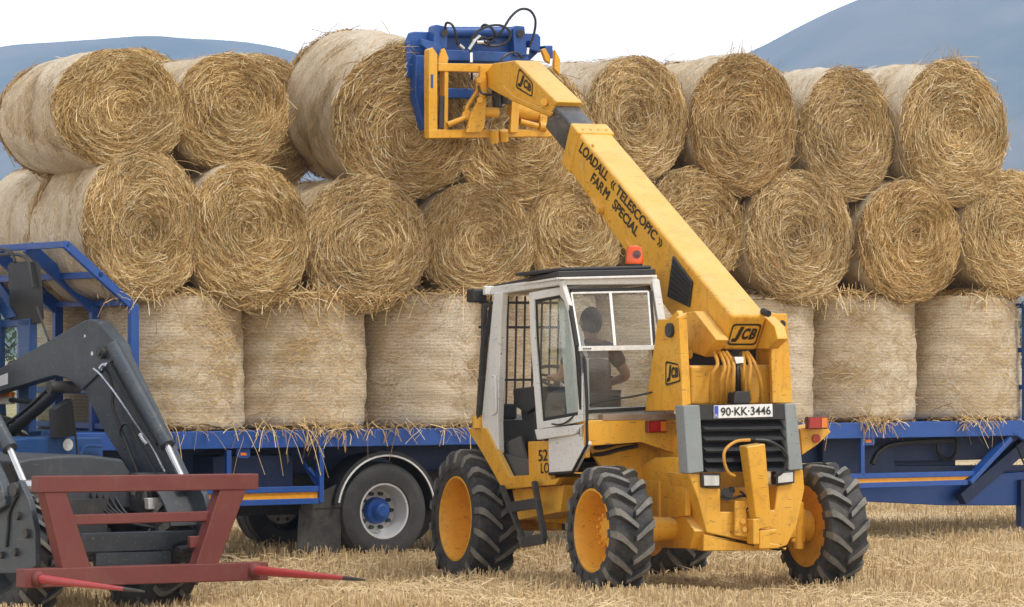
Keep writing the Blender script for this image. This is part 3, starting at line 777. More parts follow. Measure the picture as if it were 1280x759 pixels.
# ------------------------------------------------------------------ telescopic handler
T = TELE
tele = tag(thing('telescopic_handler', T), 'yellow telescopic handler with a white cab and raised boom holding a bale over the trailer', 'telehandler')
S, RE, FL = T.side, T.rear, T.flat
XL, XR = V((-1, 0, 0)), V((1, 0, 0))
tele_wheel(tele, -1.18 + 0.185, 0.45, 0.53, 0.535, 0.37, 0.335, True, steer=math.radians(1))
tele_wheel(tele, 1.18 - 0.185, 0.45, 0.53, 0.535, 0.37, 0.335, True, steer=math.radians(1), out=1)
tele_wheel(tele, -1.18 + 0.205, 3.31, 0.50, 0.63, 0.41, 0.37, False, steer=math.radians(-2), nl=18)
tele_wheel(tele, 1.18 - 0.205, 3.31, 0.50, 0.63, 0.41, 0.37, False, steer=math.radians(-2), out=1, nl=18)

# --- chassis
mb = MB()
mb.box((-0.46, 0.62, 0.60), (0.46, 2.9, 0.92))
mb.box((-0.28, 0.45, 0.86), (0.42, 1.55, 1.30))
mb.box((-0.62, 1.75, 0.50), (-0.30, 2.75, 0.92))
mb.box((-0.44, 2.7, 0.42), (0.44, 3.6, 1.10))
# axles
mb.cyl((-0.85, 0.45, 0.53), (0.85, 0.45, 0.53), 0.10, n=16); mb.cyl((-0.85, 3.31, 0.50), (0.85, 3.31, 0.50), 0.12, n=16)
mb.cyl((0.5, 0.45, 0.53), (0.86, 0.45, 0.53), 0.10, 0.14, n=18); mb.cyl((-0.5, 0.45, 0.53), (-0.86, 0.45, 0.53), 0.10, 0.14, n=18)
mb.box((-0.2, 0.2, 0.40), (0.2, 0.75, 0.68))
# side plate of the rear frame, left of the counterweight
mb.prism([S(px, py, -0.44) for px, py in ((818, 572), (846, 572), (857, 592), (857, 645), (820, 650), (800, 640), (770, 600))], XR*0.05)
mb.prism([S(px, py, -0.42) for px, py in ((812, 646), (852, 640), (868, 664), (862, 686), (812, 684))], XR*0.2)
# rear mudguard panel over the left wheel, facing the camera
mud = [RE(px, py, 0.70) for px, py in ((733, 526), (845, 521), (853, 521), (855, 571), (802, 553), (733, 558))]
mb.prism(mud, (0, 0.06, 0))
mb.prism([RE(px, py, 0.74) for px, py in ((733, 527), (853, 521), (853, 526), (733, 531))], (0, 0.95, 0))
mb.prism([V((-1.06, 0.77, 1.12)), V((-1.06, 1.0, 1.10)), V((-1.06, 1.0, 1.36)), V((-1.06, 0.77, 1.36))], XR*0.04)
mb.prism([RE(px, py, 0.98) for px, py in ((733, 556), (800, 553), (853, 570), (853, 640), (790, 640))], (0, 0.05, 0))
# the right mudguard wedge
mb.prism([RE(px, py, 0.42) for px, py in ((1000, 536), (1031, 531), (1039, 540), (1022, 556), (1003, 569))], (0, 0.35, 0))
mb.build('chassis', M['yellow'], tele, bevel=0.008)
mb = MB()
mb.prism([S(px, py, -1.07) for px, py in ((583, 536), (607, 535), (624, 570), (637, 596), (661, 594), (660, 552), (687, 551), (688, 600), (700, 597), (694, 606), (628, 612), (616, 590), (600, 562))], XR*0.05)
mb.prism([S(px, py, -1.02) for px, py in ((628, 600), (694, 597), (690, 606), (629, 611))], XR*0.82)
mb.prism([S(px, py, -1.02) for px, py in ((585, 538), (600, 541), (615, 566), (600, 560))], XR*0.3)
mb.prism([S(px, py, -0.98) for px, py in ((640, 612), (705, 606), (700, 640), (648, 650))], XR*0.35)
mb.build('side_sill', M['yellow'], tele, bevel=0.006)
mb = MB()
sq = lambda pts, r: [S(px, py, r) for px, py in pts]
put_text(mb, '52', sq(((673, 577), (684.5, 576), (684.5, 561.5), (673, 562.5)), -1.075), XL*0.002, 0.01)
put_text(mb, 'LO', sq(((676, 592), (686.5, 591), (686.5, 578), (676, 579)), -1.075), XL*0.002, 0.01)
mb.build('model_lettering', M['inkbrown'], tele, smooth=False, fix=False)
# oily recess: pipes, pump and dark guards behind the wheel
mb = MB()
mb.box((-0.95, 1.02, 1.12), (-0.50, 1.65, 1.40)); mb.box((-0.44, 0.9, 0.42), (0.44, 2.6, 0.60))
mb.build('gearbox_guard', M['blackmetal'], tele, bevel=0.01)
for j in range(4):
    mb = MB(); z = 1.16 + j*0.055
    mb.tube([V((-1.0, 1.25, z)), V((-0.86, 0.96, z - 0.02)), V((-0.68, 0.93, z + 0.02)), V((-0.52, 0.90, z + 0.05 - j*0.02))], 0.017, 8, 5)
    mb.build('hydraulic_hose', M['hose'], tele)

# --- counterweight / rear body
mb = MB()
fr = lambda pts, f: [RE(px, py, f) for px, py in pts]
mb.prism(fr(((860, 592), (877, 592), (880, 610), (901, 611), (901, 640), (968, 638), (972, 607), (992, 604), (993, 588), (1004, 587), (1006, 611), (996, 659), (984, 682), (973, 685), (920, 674), (883, 666), (871, 620)), 0.02), (0, 0.42, 0))
mb.prism(fr(((880, 668), (920, 676), (973, 687), (984, 684), (983, 688), (879, 689)), 0.03), (0, 0.30, 0))
mb.prism(fr(((901, 611), (968, 607), (968, 640), (901, 641)), 0.16), (0, 0.2, 0))
mb.build('counterweight', M['yellow'], tele, bevel=0.014)
# grille
mb = MB()
mb.prism(fr(((854, 507), (875, 506.5), (880, 590), (860, 592.5)), -0.01), (0, 0.16, 0))
mb2 = MB(); mb2.prism(fr(((981, 505), (995, 504.5), (1004, 587), (986, 588.5)), -0.01), (0, 0.16, 0)); mb2.build('grille_surround', M['grey'], tele, bevel=0.01)
mb.prism([S(px, py, RE(860, 550, 0).x) for px, py in ((854, 508), (860, 592), (851, 592), (846, 508))], XR*0.02)
g = mb.build('grille_surround', M['grey'], tele, bevel=0.01)
mb = MB()
mb.prism(fr(((874, 506), (982, 505), (988, 588), (879, 590)), 0.10), (0, 0.03, 0))
mb.prism(fr(((874, 506), (982, 505), (983, 524), (875, 525)), 0.0), (0, 0.09, 0))
for y in (527, 540.5, 554, 567.5, 580):
    p0, p1 = RE(876 + (y - 527)*0.07, y, 0.0), RE(983 + (y - 527)*0.07, y - 1, 0.0)
    q0, q1 = RE(876 + (y - 527)*0.07, y + 10, 0.085), RE(983 + (y - 527)*0.07, y + 9, 0.085)
    p0.y, p1.y = 0.085, 0.085; q0.y = q1.y = 0.005
    mb.prism([p0, p1, q1, q0], (0, 0.012, 0.006))
mb.build('grille_slats', M['black'], tele, bevel=0.003)
# number plate
plate = [RE(px, py, -0.004) for px, py in ((892, 523), (965.5, 521), (965, 505), (892, 507))]
mb = MB(); mb.prism(plate, (0, -0.008, 0)); pl = mb.build('number_plate', M['platewhite'], tele, bevel=0.002)
mb = MB(); pq = [p + V((0, -0.010, 0)) for p in plate]
mb.add(quad_sub(pq, 0.005, 0.072, 0.04, 0.96), [(0, 1, 2, 3)]); mb.build('country_band', M['plateblue'], pl, fix=False, smooth=False)
mb = MB(); put_text(mb, '90·KK·3446', quad_sub(pq, 0.11, 0.965, 0.16, 0.84), (0, -0.002, 0), 0.018); mb.build('plate_characters', M['ink'], pl, fix=False, smooth=False)
mb = MB(); put_text(mb, 'IRL', quad_sub(pq, 0.012, 0.065, 0.12, 0.34), (0, -0.002, 0), 0.0); mb.build('plate_characters', M['platewhite'], pl, fix=False, smooth=False)
# headlamps
for quad in (((878, 609.5), (901, 609.5), (901, 592), (877, 592)), ((970, 606.5), (993.5, 604), (993, 588), (970, 590))):
    mb = MB(); pts = fr(quad, -0.015); mb.prism(pts, (0, 0.09, 0)); h = mb.build('headlamp', M['black'], tele, bevel=0.008)
    mb = MB(); q = [p + V((0, -0.006, 0)) for p in pts]; q = quad_sub(q, 0.1, 0.9, 0.14, 0.86); mb.prism(q, (0, 0.004, 0)); mb.build('lens', M['lampglass'], h, bevel=0.001)
# tow ram
mb = MB()
a, b = RE(940, 557, -0.08), RE(951, 660, -0.08)
mb.cyl(a, b, 0.098, 0.064 + 0.012, n=4, caps=True)
mb.v = [tuple(V(p)) for p in mb.v]
mb = MB(); mb.bar(RE(940, 556, -0.09), RE(951.5, 660, -0.07), 0.172, 0.15, up=(0, 1, 0), w2=0.14, h2=0.12)
mb.prism(fr(((917, 626), (930, 626), (934, 672), (917, 670)), -0.005), (0, -0.03, 0))
mb.prism(fr(((933, 648), (941, 648), (941, 680), (933, 680)), -0.02), (0, -0.12, 0))
mb.prism(fr(((942, 662), (964, 661), (964, 666), (956, 668), (956, 678), (968, 680), (968, 685), (942, 686)), -0.02), (0, -0.10, 0))
hr = mb.build('tow_hitch_ram', M['yellow'], tele, bevel=0.012)
mb = MB()
for px, py in ((921.5, 632), (921.5, 660), (929, 652), (931, 662)): mb.cyl(RE(px, py, -0.03), RE(px, py, -0.06), 0.022, n=10)
mb.build('bolt', M['yellow'], hr)
for pts in (((937, 550), (920, 552), (907, 562), (905, 575), (910, 590), (918, 595)), ((944, 550), (962, 552), (980, 563), (984, 576), (978, 590), (968, 596))):
    mb = MB(); n_ = len(pts); mb.tube([RE(px, py, -0.10 - 0.05*math.sin(math.pi*i/(n_-1))) for i, (px, py) in enumerate(pts)], 0.0135, 8, 5); mb.build('hydraulic_hose', M['yhose'] if pts[0][0] < 940 else M['hose'], tele)
mb = MB()
mb.cyl(RE(908, 618, 0.12), RE(908, 618, 0.03), 0.055, n=14); mb.cyl(RE(912, 614, 0.05), RE(916, 612, 0.02), 0.03, n=10)
mb.build('trailer_socket', M['blackmetal'], tele)
mb = MB(); mb.tube([RE(px, py, -0.02) for px, py in ((925, 614), (934, 622), (937, 632), (930, 640))], 0.009, 6, 5); mb.tube([RE(px, py, 0.0) for px, py in ((902, 619), (915, 623), (930, 620), (950, 624))], 0.012, 6, 5)
mb.build('wiring', M['hose'], tele)
# steering gear seen at the right rear wheel
mb = MB(); mb.cyl((0.45, 0.33, 0.50), (0.66, 0.33, 0.50), 0.022, n=12); mb.build('steering_ram_rod', M['steel'], tele)
mb = MB(); mb.box((0.62, 0.30, 0.40), (0.76, 0.48, 0.68)); mb.box((0.55, 0.24, 0.44), (0.64, 0.34, 0.58)); mb.cyl((0.70, 0.33, 0.34), (0.70, 0.33, 0.74), 0.05, n=12)
mb.build('steering_knuckle', M['yellow'], tele, bevel=0.015)

# --- tower carrying the boom
mb = MB()
rl = -0.52
mb.prism([S(px, py, rl) for px, py in ((822, 399), (835, 399), (846, 388), (849, 394), (853, 513), (806, 514))], XR*0.05)
mb.prism(fr(((848, 397), (859, 391), (864, 506), (854, 508)), 0.08), (0, 0.06, 0))
mb.build('boom_tower', M['yellow'], tele, bevel=0.008); mb = MB()
mb.prism(fr(((962, 392), (984, 392), (991, 504), (966, 504)), 0.12), (0, 0.05, 0))
rr_ = RE(988, 450, 0.12).x
mb.prism([V((rr_ - 0.05, 0.165, 1.52)), V((rr_ - 0.05, 0.85, 1.52)), V((rr_ - 0.05, 0.62, 2.25)), V((rr_ - 0.05, 0.165, 2.30))], XR*0.045)
mb.build('boom_tower', M['yellow'], tele, bevel=0.008)
mb = MB(); mb.cyl(RE(977.5, 405, 0.119), RE(977.5, 405, 0.114), 0.032, n=16); mb.build('pivot_hole', M['blackmetal'], tele)
mb = MB(); mb.cyl(S(839, 413, -0.521), S(839, 413, -0.521) + XL*0.03, 0.06, n=16); mb.build('pivot_pin', M['blackmetal'], tele)
mb = MB()
emblem(mb, [S(px, py, rl - 0.002) for px, py in ((832, 483), (851, 477), (849, 455), (832, 451))], XL*0.003)
mb.build('maker_emblem', M['inkbrown'], tele, fix=False, smooth=False)
mb = MB(); mb.prism(fr(((863, 457), (968, 456), (969, 506), (863, 507)), 0.24), (0, 0.55, 0)); mb.build('hydraulic_tank', M['yellow'], tele, bevel=0.03, seg=3)
mb = MB(); mb.prism(fr(((918, 492), (921, 489), (937, 489), (938, 505), (917, 505)), 0.06), (0, 0.12, 0)); mb.build('filter_housing', M['black'], tele, bevel=0.01)
mb = MB(); mb.box((-0.40, 0.6, 1.7), (rr_ - 0.07, 0.64, 2.1)); mb.build('rear_screen', M['black'], tele)
hp = [((893, 441), (897, 455), (890, 470), (888, 503)), ((899, 440), (906, 458), (901, 476), (901, 504)), ((903, 440), (911, 455), (908, 478), (908, 504)), ((908, 440), (917, 456), (916, 480), (916, 504)),
      ((925, 441), (922, 458), (922, 474), (921, 492)), ((929, 441), (930, 456), (929, 474), (929, 490)), ((932, 441), (938, 456), (936, 480), (938, 500)), ((934, 440), (944, 456), (951, 480), (951, 504)), ((912, 441), (919, 452), (924, 462), (925, 490))]
for i, pts in enumerate(hp):
    mb = MB(); n_ = len(pts)
    mb.tube([RE(px, py, 0.20 - 0.13*math.sin(math.pi*k/(n_-1)) + 0.01*(i % 3)) for k, (px, py) in enumerate(pts)], 0.0155 if i != 8 else 0.011, 8, 6)
    mb.build('hydraulic_hose', M['hose'] if i in (4, 8) else M['yhose'], tele)
mb = MB(); mb.prism(fr(((918, 446), (930, 446), (930, 454), (920, 455)), 0.07), (0, 0.04, 0)); mb.build('valve_block', M['steel'], tele, bevel=0.004)

# --- boom
BL = -0.08; BW = 0.335
tl0, bl0 = S(915, 394, BL), S(902, 438, BL)
tl1, bl1 = S(715, 156, BL), S(704, 203, BL)
axd = (tl1 - tl0).normalized()
mid_l = S(812, 361, BL)
mb = MB()
side = [tl0, tl1, bl1, mid_l, S(846, 405, BL), bl0]
mb.prism(side, XR*BW)
boom = mb.build('boom', M['yellow'], tele, bevel=0.035, seg=4)
upn = V((0, -axd.z, axd.y))
mb = MB()     # raised collar at the boom's mouth
c0, c1 = tl1 - axd*0.19, tl1 + axd*0.012
hgt = (bl1 - tl1).dot(-upn)
ring = lambda p, e: [p + XL*e + upn*e, p + XR*(BW + e) + upn*e, p + XR*(BW + e) - upn*(hgt + e), p + XL*e - upn*(hgt + e)]
o0, o1 = ring(c0, 0.016), ring(c1, 0.016)
mb.add(o0 + o1, [(0, 1, 5, 4), (1, 2, 6, 5), (2, 3, 7, 6), (3, 0, 4, 7), (0, 3, 2, 1), (4, 5, 6, 7)])
mb.build('mouth_collar', M['yellow'], boom, bevel=0.02, seg=3)
mb = MB()
for k in range(4): 
    p = c0 + axd*0.06 + upn*0.017 + XR*(0.05 + 0.078*k); mb.cyl(p, p + upn*0.01, 0.011, n=8)
for px, py in ((872, 402), (790, 318), (735, 238), (762, 275), (742, 182), (718, 178)):
    p = S(px, py, BL); mb.cyl(p, p + XL*0.014, 0.016 if px != 872 else 0.045, n=12)
mb.build('bolt', M['yellow'], boom)
mb = MB()
put_text(mb, 'LOADALL', sq(((723, 189), (757.5, 227), (762.5, 217), (728.5, 177.5)), BL - 0.001), XL*0.002, 0.032)
put_text(mb, '«', sq(((762.5, 233.5), (767.5, 239.5), (770.5, 229.5), (765, 223.5)), BL - 0.001), XL*0.002, 0.01)
put_text(mb, 'TELESCOPIC', sq(((768.5, 241), (817.5, 301.5), (823, 291.5), (773.5, 230.5)), BL - 0.001), XL*0.002, 0.032)
put_text(mb, '»', sq(((821, 305.5), (826.5, 311.5), (829, 301.5), (823.5, 295.5)), BL - 0.001), XL*0.002, 0.01)
fq = sq(((737.5, 226), (758.5, 250.5), (763.5, 240), (742.5, 215)), BL - 0.001)
put_text(mb, 'FAR', quad_sub(fq, 0.0, 0.68, 0, 1), XL*0.002, 0.03)
for dx_ in (0, 0.012, 0.024, 0.036): put_text(mb, 'M', quad_sub(fq, 0.72 + dx_, 0.965 + dx_, 0, 1), XL*(0.002 + dx_*0.01), 0.0)
put_text(mb, 'SPECIAL', sq(((764.5, 258.5), (795, 297), (800, 286.5), (769.5, 247.5)), BL - 0.001), XL*0.002, 0.032)
mb.build('boom_lettering', M['inkbrown'], boom, fix=False, smooth=False)
mb = MB(); q = sq(((724.5, 212), (730, 214), (731, 204), (725, 200)), BL - 0.002); c_ = sum(q, V())/4
mb.disc(c_ + XL*0.002, XL, 0.04, 20); mb.build('safety_sticker', paint('faded_sticker', (0.62, 0.36, 0.07), 0.5), boom, fix=False)
mb = MB(); vent = sq(((843, 320), (867, 352), (863, 384), (836, 371)), BL - 0.002); mb.prism(vent, XL*0.02)
vt = mb.build('boom_vent', M['black'], boom, bevel=0.006)
mb = MB()
for k in range(7):
    t = (k + 0.7)/7.5; a = vent[0]*(1-t) + vent[3]*t + XL*0.022; b = vent[1]*(1-t) + vent[2]*t + XL*0.022; a2, b2 = a*0.94 + b*0.06, a*0.06 + b*0.94
    mb.bar(a2, b2, 0.006, 0.012, up=XL)
mb.build('vent_slat', M['rubber'], vt)
mb = MB(); mb.bar(S(784, 300, BL) + XL*0.010, S(792, 312, BL) + XL*0.01, 0.02, 0.03, up=XL); mb.build('weld_bracket', M['yellow'], boom, bevel=0.006)
mb = MB()     # welded bracket on the boom's flank
mb.bar(S(743, 249, BL) + XL*0.014, S(752, 262, BL) + XL*0.014, 0.03, 0.05, up=XL); mb.cyl(S(753, 263, BL), S(753, 263, BL) + XL*0.05, 0.035, n=14)
mb.build('weld_bracket', M['yellow'], boom, bevel=0.006)
mb = MB()     # emblem on the boom's end plate
endq = [bl0 + XR*0.02 + upn*0.02, bl0 + XR*(BW - 0.02) + upn*0.02, tl0 + XR*(BW - 0.02) - upn*0.02, tl0 + XR*0.02 - upn*0.02]
nrm_ = (endq[1] - endq[0]).cross(endq[3] - endq[0]).normalized()
if (T.c - endq[0]).dot(nrm_) < 0: nrm_ = -nrm_
emblem(mb, quad_sub(endq, 0.04, 0.96, 0.10, 0.80), nrm_*0.004)
mb.build('maker_emblem', M['inkbrown'], boom, fix=False, smooth=False)
# foot of the boom: lift link blocks and ram
mb = MB()
mb.prism([S(px, py, -0.20) for px, py in ((849, 392), (868, 389), (896, 425), (880, 446), (862, 440), (852, 420))], XR*0.118)
mb.cyl(S(864, 443, -0.2), S(864, 443, -0.2) + XL*0.02, 0.04, n=14)
mb.prism([S(px, py, BL + BW + 0.003) for px, py in ((955, 395), (968, 408), (972, 424), (960, 436), (945, 436))], XR*0.10)
mb.build('lift_link', M['yellow'], tele, bevel=0.012)
mb = MB(); p = tl0 + XR*(BW - 0.03) + upn*0.04; mb.cyl(p + V((0, 0.05, 0)), p - axd*0.05, 0.028, n=14); mb.build('grease_plug', M['rubber'], tele)
# inner boom
ib = BL + 0.045; iw = BW - 0.09
a0 = tl1 - upn*0.045 - axd*0.4; a0.x = ib
hd = S(696, 127, ib)
t_h = (hd - tl1).dot(axd)
a1 = tl1 - upn*0.045 + axd*(t_h + 0.12); a1.x = ib
ih = hgt - 0.10
mb = MB(); mb.prism([a0, a1, a1 - upn*ih, a0 - upn*ih], XR*iw); mb.build('inner_boom', M['inner'], tele, bevel=0.02, seg=3)
# boom nose
mb = MB()
nose = [S(px, py, ib - 0.012) for px, py in ((696, 127), (643, 75.5), (616, 79), (605, 92), (607, 109), (640, 127), (686, 147))]
mb.prism(nose, XR*(iw + 0.024))
nose_o = mb.build('boom_nose', M['yellow'], tele, bevel=0.018, seg=3)
mb = MB()
mb.prism([S(px, py, ib - 0.03) for px, py in ((625, 112), (640, 126), (688, 145), (690, 141), (642, 121), (628, 107))], XR*0.02)
mb.cyl(S(680, 128, ib), S(680, 128, ib - 0.05), 0.035, n=14)
mb.build('nose_flange', M['yellow'], nose_o, bevel=0.004)
mb = MB(); emblem(mb, sq(((644.5, 109.5), (665.5, 122), (666.5, 104), (649, 84)), ib - 0.013), XL*0.003); mb.build('maker_emblem', M['inkbrown'], nose_o, fix=False, smooth=False)

# --- carriage (yellow quick hitch frame)
FC = 5.22
cq = lambda px, py, f=FC: RE(px, py, f)
mb = MB()
def vplate(pts, w, f0=FC, dep=0.12):
    mb.prism([RE(px, py, f0) for px, py in pts], (0, dep, 0))
vplate(((536, 62), (541, 59), (547, 68), (547, 162), (547, 172), (536, 171)), 0)
vplate(((556, 88), (561, 90), (560, 163), (555, 163)), 0, FC + 0.02)
vplate(((552, 62), (556, 60), (561, 72), (560, 80), (548, 80), (548, 74)), 0, FC + 0.14, 0.04)
vplate(((548, 79), (622, 80), (622, 91), (548, 89)), 0, FC + 0.01, 0.09)
vplate(((536, 162), (690, 162), (692, 171), (536, 173)), 0, FC - 0.004, 0.10)
vplate(((548, 122), (556, 122), (556, 134), (548, 134)), 0, FC + 0.03, 0.06)
vplate(((600, 82), (606, 84), (609, 100), (606, 160), (600, 166), (583, 166), (590, 140), (601, 122)), 0, FC - 0.10, 0.05)
vplate(((640, 125), (650, 128), (648, 166), (638, 166)), 0, FC - 0.06, 0.05)
vplate(((675, 140), (684, 142), (686, 172), (676, 172)), 0, FC + 0.0, 0.08)
vplate(((694, 62), (701, 75), (700, 94), (693, 86)), 0, FC + 0.05, 0.06)
vplate(((677, 62), (682, 60), (688, 71), (688, 80), (682, 76)), 0, FC + 0.12, 0.05)
vplate(((688, 100), (696, 100), (693, 171), (685, 171)), 0, FC + 0.08, 0.04)
car = mb.build('quick_hitch_carriage', M['yellow'], tele, bevel=0.008)
mb = MB()
mb.tube([RE(px, py, FC + 0.02) for px, py in ((596, 98), (597, 112), (590, 124), (584, 134), (583, 142), (588, 150))], 0.02, 8, 4)
mb.cyl(RE(560, 156, FC), RE(582, 147, FC - 0.05), 0.03, 0.022, n=12); mb.cyl(RE(584, 144, FC - 0.03), RE(584, 144, FC + 0.06), 0.05, n=14)
mb.cyl(RE(600, 140, FC - 0.04), RE(622, 141, FC - 0.04), 0.05, n=16); mb.cyl(RE(640, 136, FC + 0.02), RE(672, 142, FC + 0.1), 0.085, n=20)
mb.cyl(RE(650, 152, FC), RE(672, 158, FC), 0.03, n=12); mb.cyl(RE(674, 158, FC - 0.01), RE(682, 159, FC - 0.01), 0.045, n=12)
mb.cyl(RE(618, 163, FC - 0.06), RE(618, 178, FC - 0.02), 0.042, n=14); mb.cyl(RE(630, 163, FC - 0.06), RE(630, 176, FC - 0.02), 0.042, n=14)
mb.cyl(RE(600, 100, FC - 0.06), RE(600, 100, FC - 0.13), 0.03, n=12); mb.cyl(RE(600, 125, FC - 0.06), RE(600, 125, FC - 0.13), 0.03, n=12)
mb.cyl(RE(694, 166, FC), RE(694, 166, FC + 0.06), 0.05, n=14)
mb.build('tilt_linkage', M['yellow'], car, bevel=0)
mb = MB(); mb.prism([RE(px, py, FC - 0.002) for px, py in ((538.5, 93), (541.5, 93), (541.5, 110), (538.5, 110))], (0, 0.004, 0)); mb.build('slot', M['grabblue'], car)
each('tilt_ram', M['blackmetal'], car, [lambda m: m.cyl(RE(552, 120, FC + 0.02), RE(551, 160, FC + 0.02), 0.028, n=10), lambda m: m.cyl(RE(620, 112, FC - 0.02), RE(622, 135, FC), 0.045, n=12), lambda m: m.cyl(RE(632, 118, FC), RE(632, 130, FC), 0.06, n=12)])
# --- blue bale grab
FB = 5.46
mb = MB()
mb.prism([RE(px, py, FB + 0.12) for px, py in ((508, 52), (512, 41), (518, 39.5), (672, 42), (676, 46), (676, 63), (660, 78), (600, 80), (508, 97))], (0, 0.05, 0))
mb.prism([RE(px, py, FB) for px, py in ((520, 69), (536, 69), (538, 160), (531, 163), (519, 122))], (0, 0.14, 0))
mb.prism([RE(px, py, FB - 0.03) for px, py in ((527, 48), (552, 55), (554, 62), (548, 75), (540, 68), (527, 56))], (0, 0.10, 0))
mb.prism([RE(px, py, FB - 0.02) for px, py in ((543, 33), (546, 30.5), (560, 34), (559, 62), (542, 58))], (0, 0.16, 0))
mb.prism([RE(px, py, FB - 0.02) for px, py in ((641, 36), (645, 32), (656, 33), (659, 70), (643, 70))], (0, 0.16, 0))
mb.prism([RE(px, py, FB - 0.01) for px, py in ((680, 57), (691, 57), (692, 73), (686, 73))], (0, 0.12, 0))
mb.cyl(RE(556, 40, FB + 0.06), RE(644, 40, FB + 0.06), 0.05, n=18)
mb.prism([RE(px, py, FB + 0.02) for px, py in ((556, 62), (658, 66), (664, 78), (556, 76))], (0, 0.10, 0))
mb.prism([RE(px, py, FB + 0.02) for px, py in ((556, 110), (592, 111), (592, 123), (556, 123))], (0, 0.08, 0))
mb.prism([RE(px, py, FB + 0.02) for px, py in ((650, 144), (676, 143), (676, 156), (650, 156))], (0, 0.08, 0))
mb.prism([RE(px, py, FB + 0.04) for px, py in ((662, 50), (676, 56), (676, 66), (662, 62))], (0, 0.08, 0))
mb.prism([RE(px, py, FB) for px, py in ((668, 100), (684, 100), (684, 160), (670, 160))], (0, 0.10, 0))
mb.build('bale_grab', M['grabblue'], tele, bevel=0.010)
for px, py in ((556, 41), (651, 42)): mb = MB(); mb.cyl(RE(px, py, FB - 0.06), RE(px, py, FB + 0.02), 0.035, n=12); mb.build('grab_pin', M['blackmetal'], tele)
# spikes into the bale
for px, py in ((540, 130), (600, 150)): mb = MB(); mb.cyl(RE(px, py, FB + 0.1), RE(px, py, FB + 0.1) + V((0, 0.9, 0.0)), 0.025, 0.006, n=10); mb.build('bale_spike', M['blackmetal'], tele)
hoses = [((590, 100), (589, 76), (588, 58), (594, 42), (610, 33), (626, 32), (637, 39), (636, 50), (624, 57), (606, 56), (598, 50)),
         ((598, 45), (612, 48), (626, 40), (638, 22), (650, 12), (662, 13), (669, 24), (668, 40), (662, 58)),
         ((582, 60), (572, 55), (570, 42), (565, 31), (558, 29), (556, 38)),
         ((612, 50), (619, 44), (614, 35), (606, 31), (602, 34)), ((618, 52), (607, 53), (600, 48)),
         ((624, 115), (628, 104), (625, 90), (626, 76), (634, 68), (646, 66), (652, 72)), ((598, 108), (602, 116), (612, 119), (622, 116))]
for i, h in enumerate(hoses):
    mb = MB(); n_ = len(h)
    f0 = FB - 0.04 if i < 5 else FC - 0.10
    mb.tube([RE(px, py, f0 - 0.10*math.sin(math.pi*k/(n_-1))) for k, (px, py) in enumerate(h)], 0.0125, 8, 6); mb.build('hydraulic_hose', M['hose'], tele)
for a, b in (((591, 52), (600, 45)), ((586, 62), (594, 50)), ((596, 53), (608, 53)), ((589, 66), (589, 78)), ((574, 56), (580, 61)), ((660, 60), (659, 68))): mb = MB(); mb.cyl(RE(*a, FB - 0.12), RE(*b, FB - 0.12), 0.018, n=10); mb.build('hose_coupling', M['steel'], tele)

# --- cab
RL, RR = -1.05, -0.24
FT, FM, FF = 1.0, 0.80, 2.92             # rear edge of the roof, rear wall, front wall
TLc, TRc, MLc, MRc, BLc, BRc = RE(702, 351, FT), RE(818, 350, FT), RE(731.5, 447, FM), RE(833, 445, FM), RE(733, 516, FM), RE(838, 513, FM)
ZB, ZF = 1.40, 2.545
FTL, FTR = RE(616, 364, FF), RE(616, 364, FF) + (TRc - TLc); FTR.y = FF
mb = MB()
# left side
mb.prism([S(px, py, RL) for px, py in ((617, 366), (628, 365), (626, 400), (622, 529), (623, 567), (617, 567), (601, 534))], XR*0.06)
mb.bar(FTL, TLc, 0.05, 0.075)
mb.bar(TLc, MLc, 0.045, 0.06, up=(0, 1, 0)); mb.bar(MLc, BLc, 0.045, 0.06, up=(0, 1, 0))
# B pillar
mb.bar(RE(706, 366, 1.28), RE(719, 528, 1.10), 0.055, 0.20, up=(0, 1, 0))
# rear face
mb.bar(TLc, TRc, 0.05, 0.075)
mb.bar(TRc, MRc, 0.075, 0.05, up=(0, 1, 0)); mb.bar(MRc, BRc + V((0, 0, -0.15)), 0.075, 0.05, up=(0, 1, 0))
mb.bar(BLc + V((0, 0.03, -0.01)), BRc + V((0, 0.03, -0.01)), 0.05, 0.10)
# right side and front
mb.bar(V((RR - 0.03, FF, ZF)), V((RR - 0.03, FF, 1.15)), 0.06, 0.06, up=(0, 1, 0)); mb.bar(V((RR - 0.03, FF, ZF)), TRc, 0.06, 0.075)
mb.bar(V((RL, FF, ZF)), V((RR, FF, ZF)), 0.06, 0.08); mb.bar(V((RL, FF, 1.42)), V((RR, FF, 1.42)), 0.05, 0.06)
mb.prism([V((RR - 0.03, FM, 1.20)), V((RR - 0.03, FF, 1.05)), V((RR - 0.03, FF, 1.45)), V((RR - 0.03, FM, 1.45))], XR*0.03)
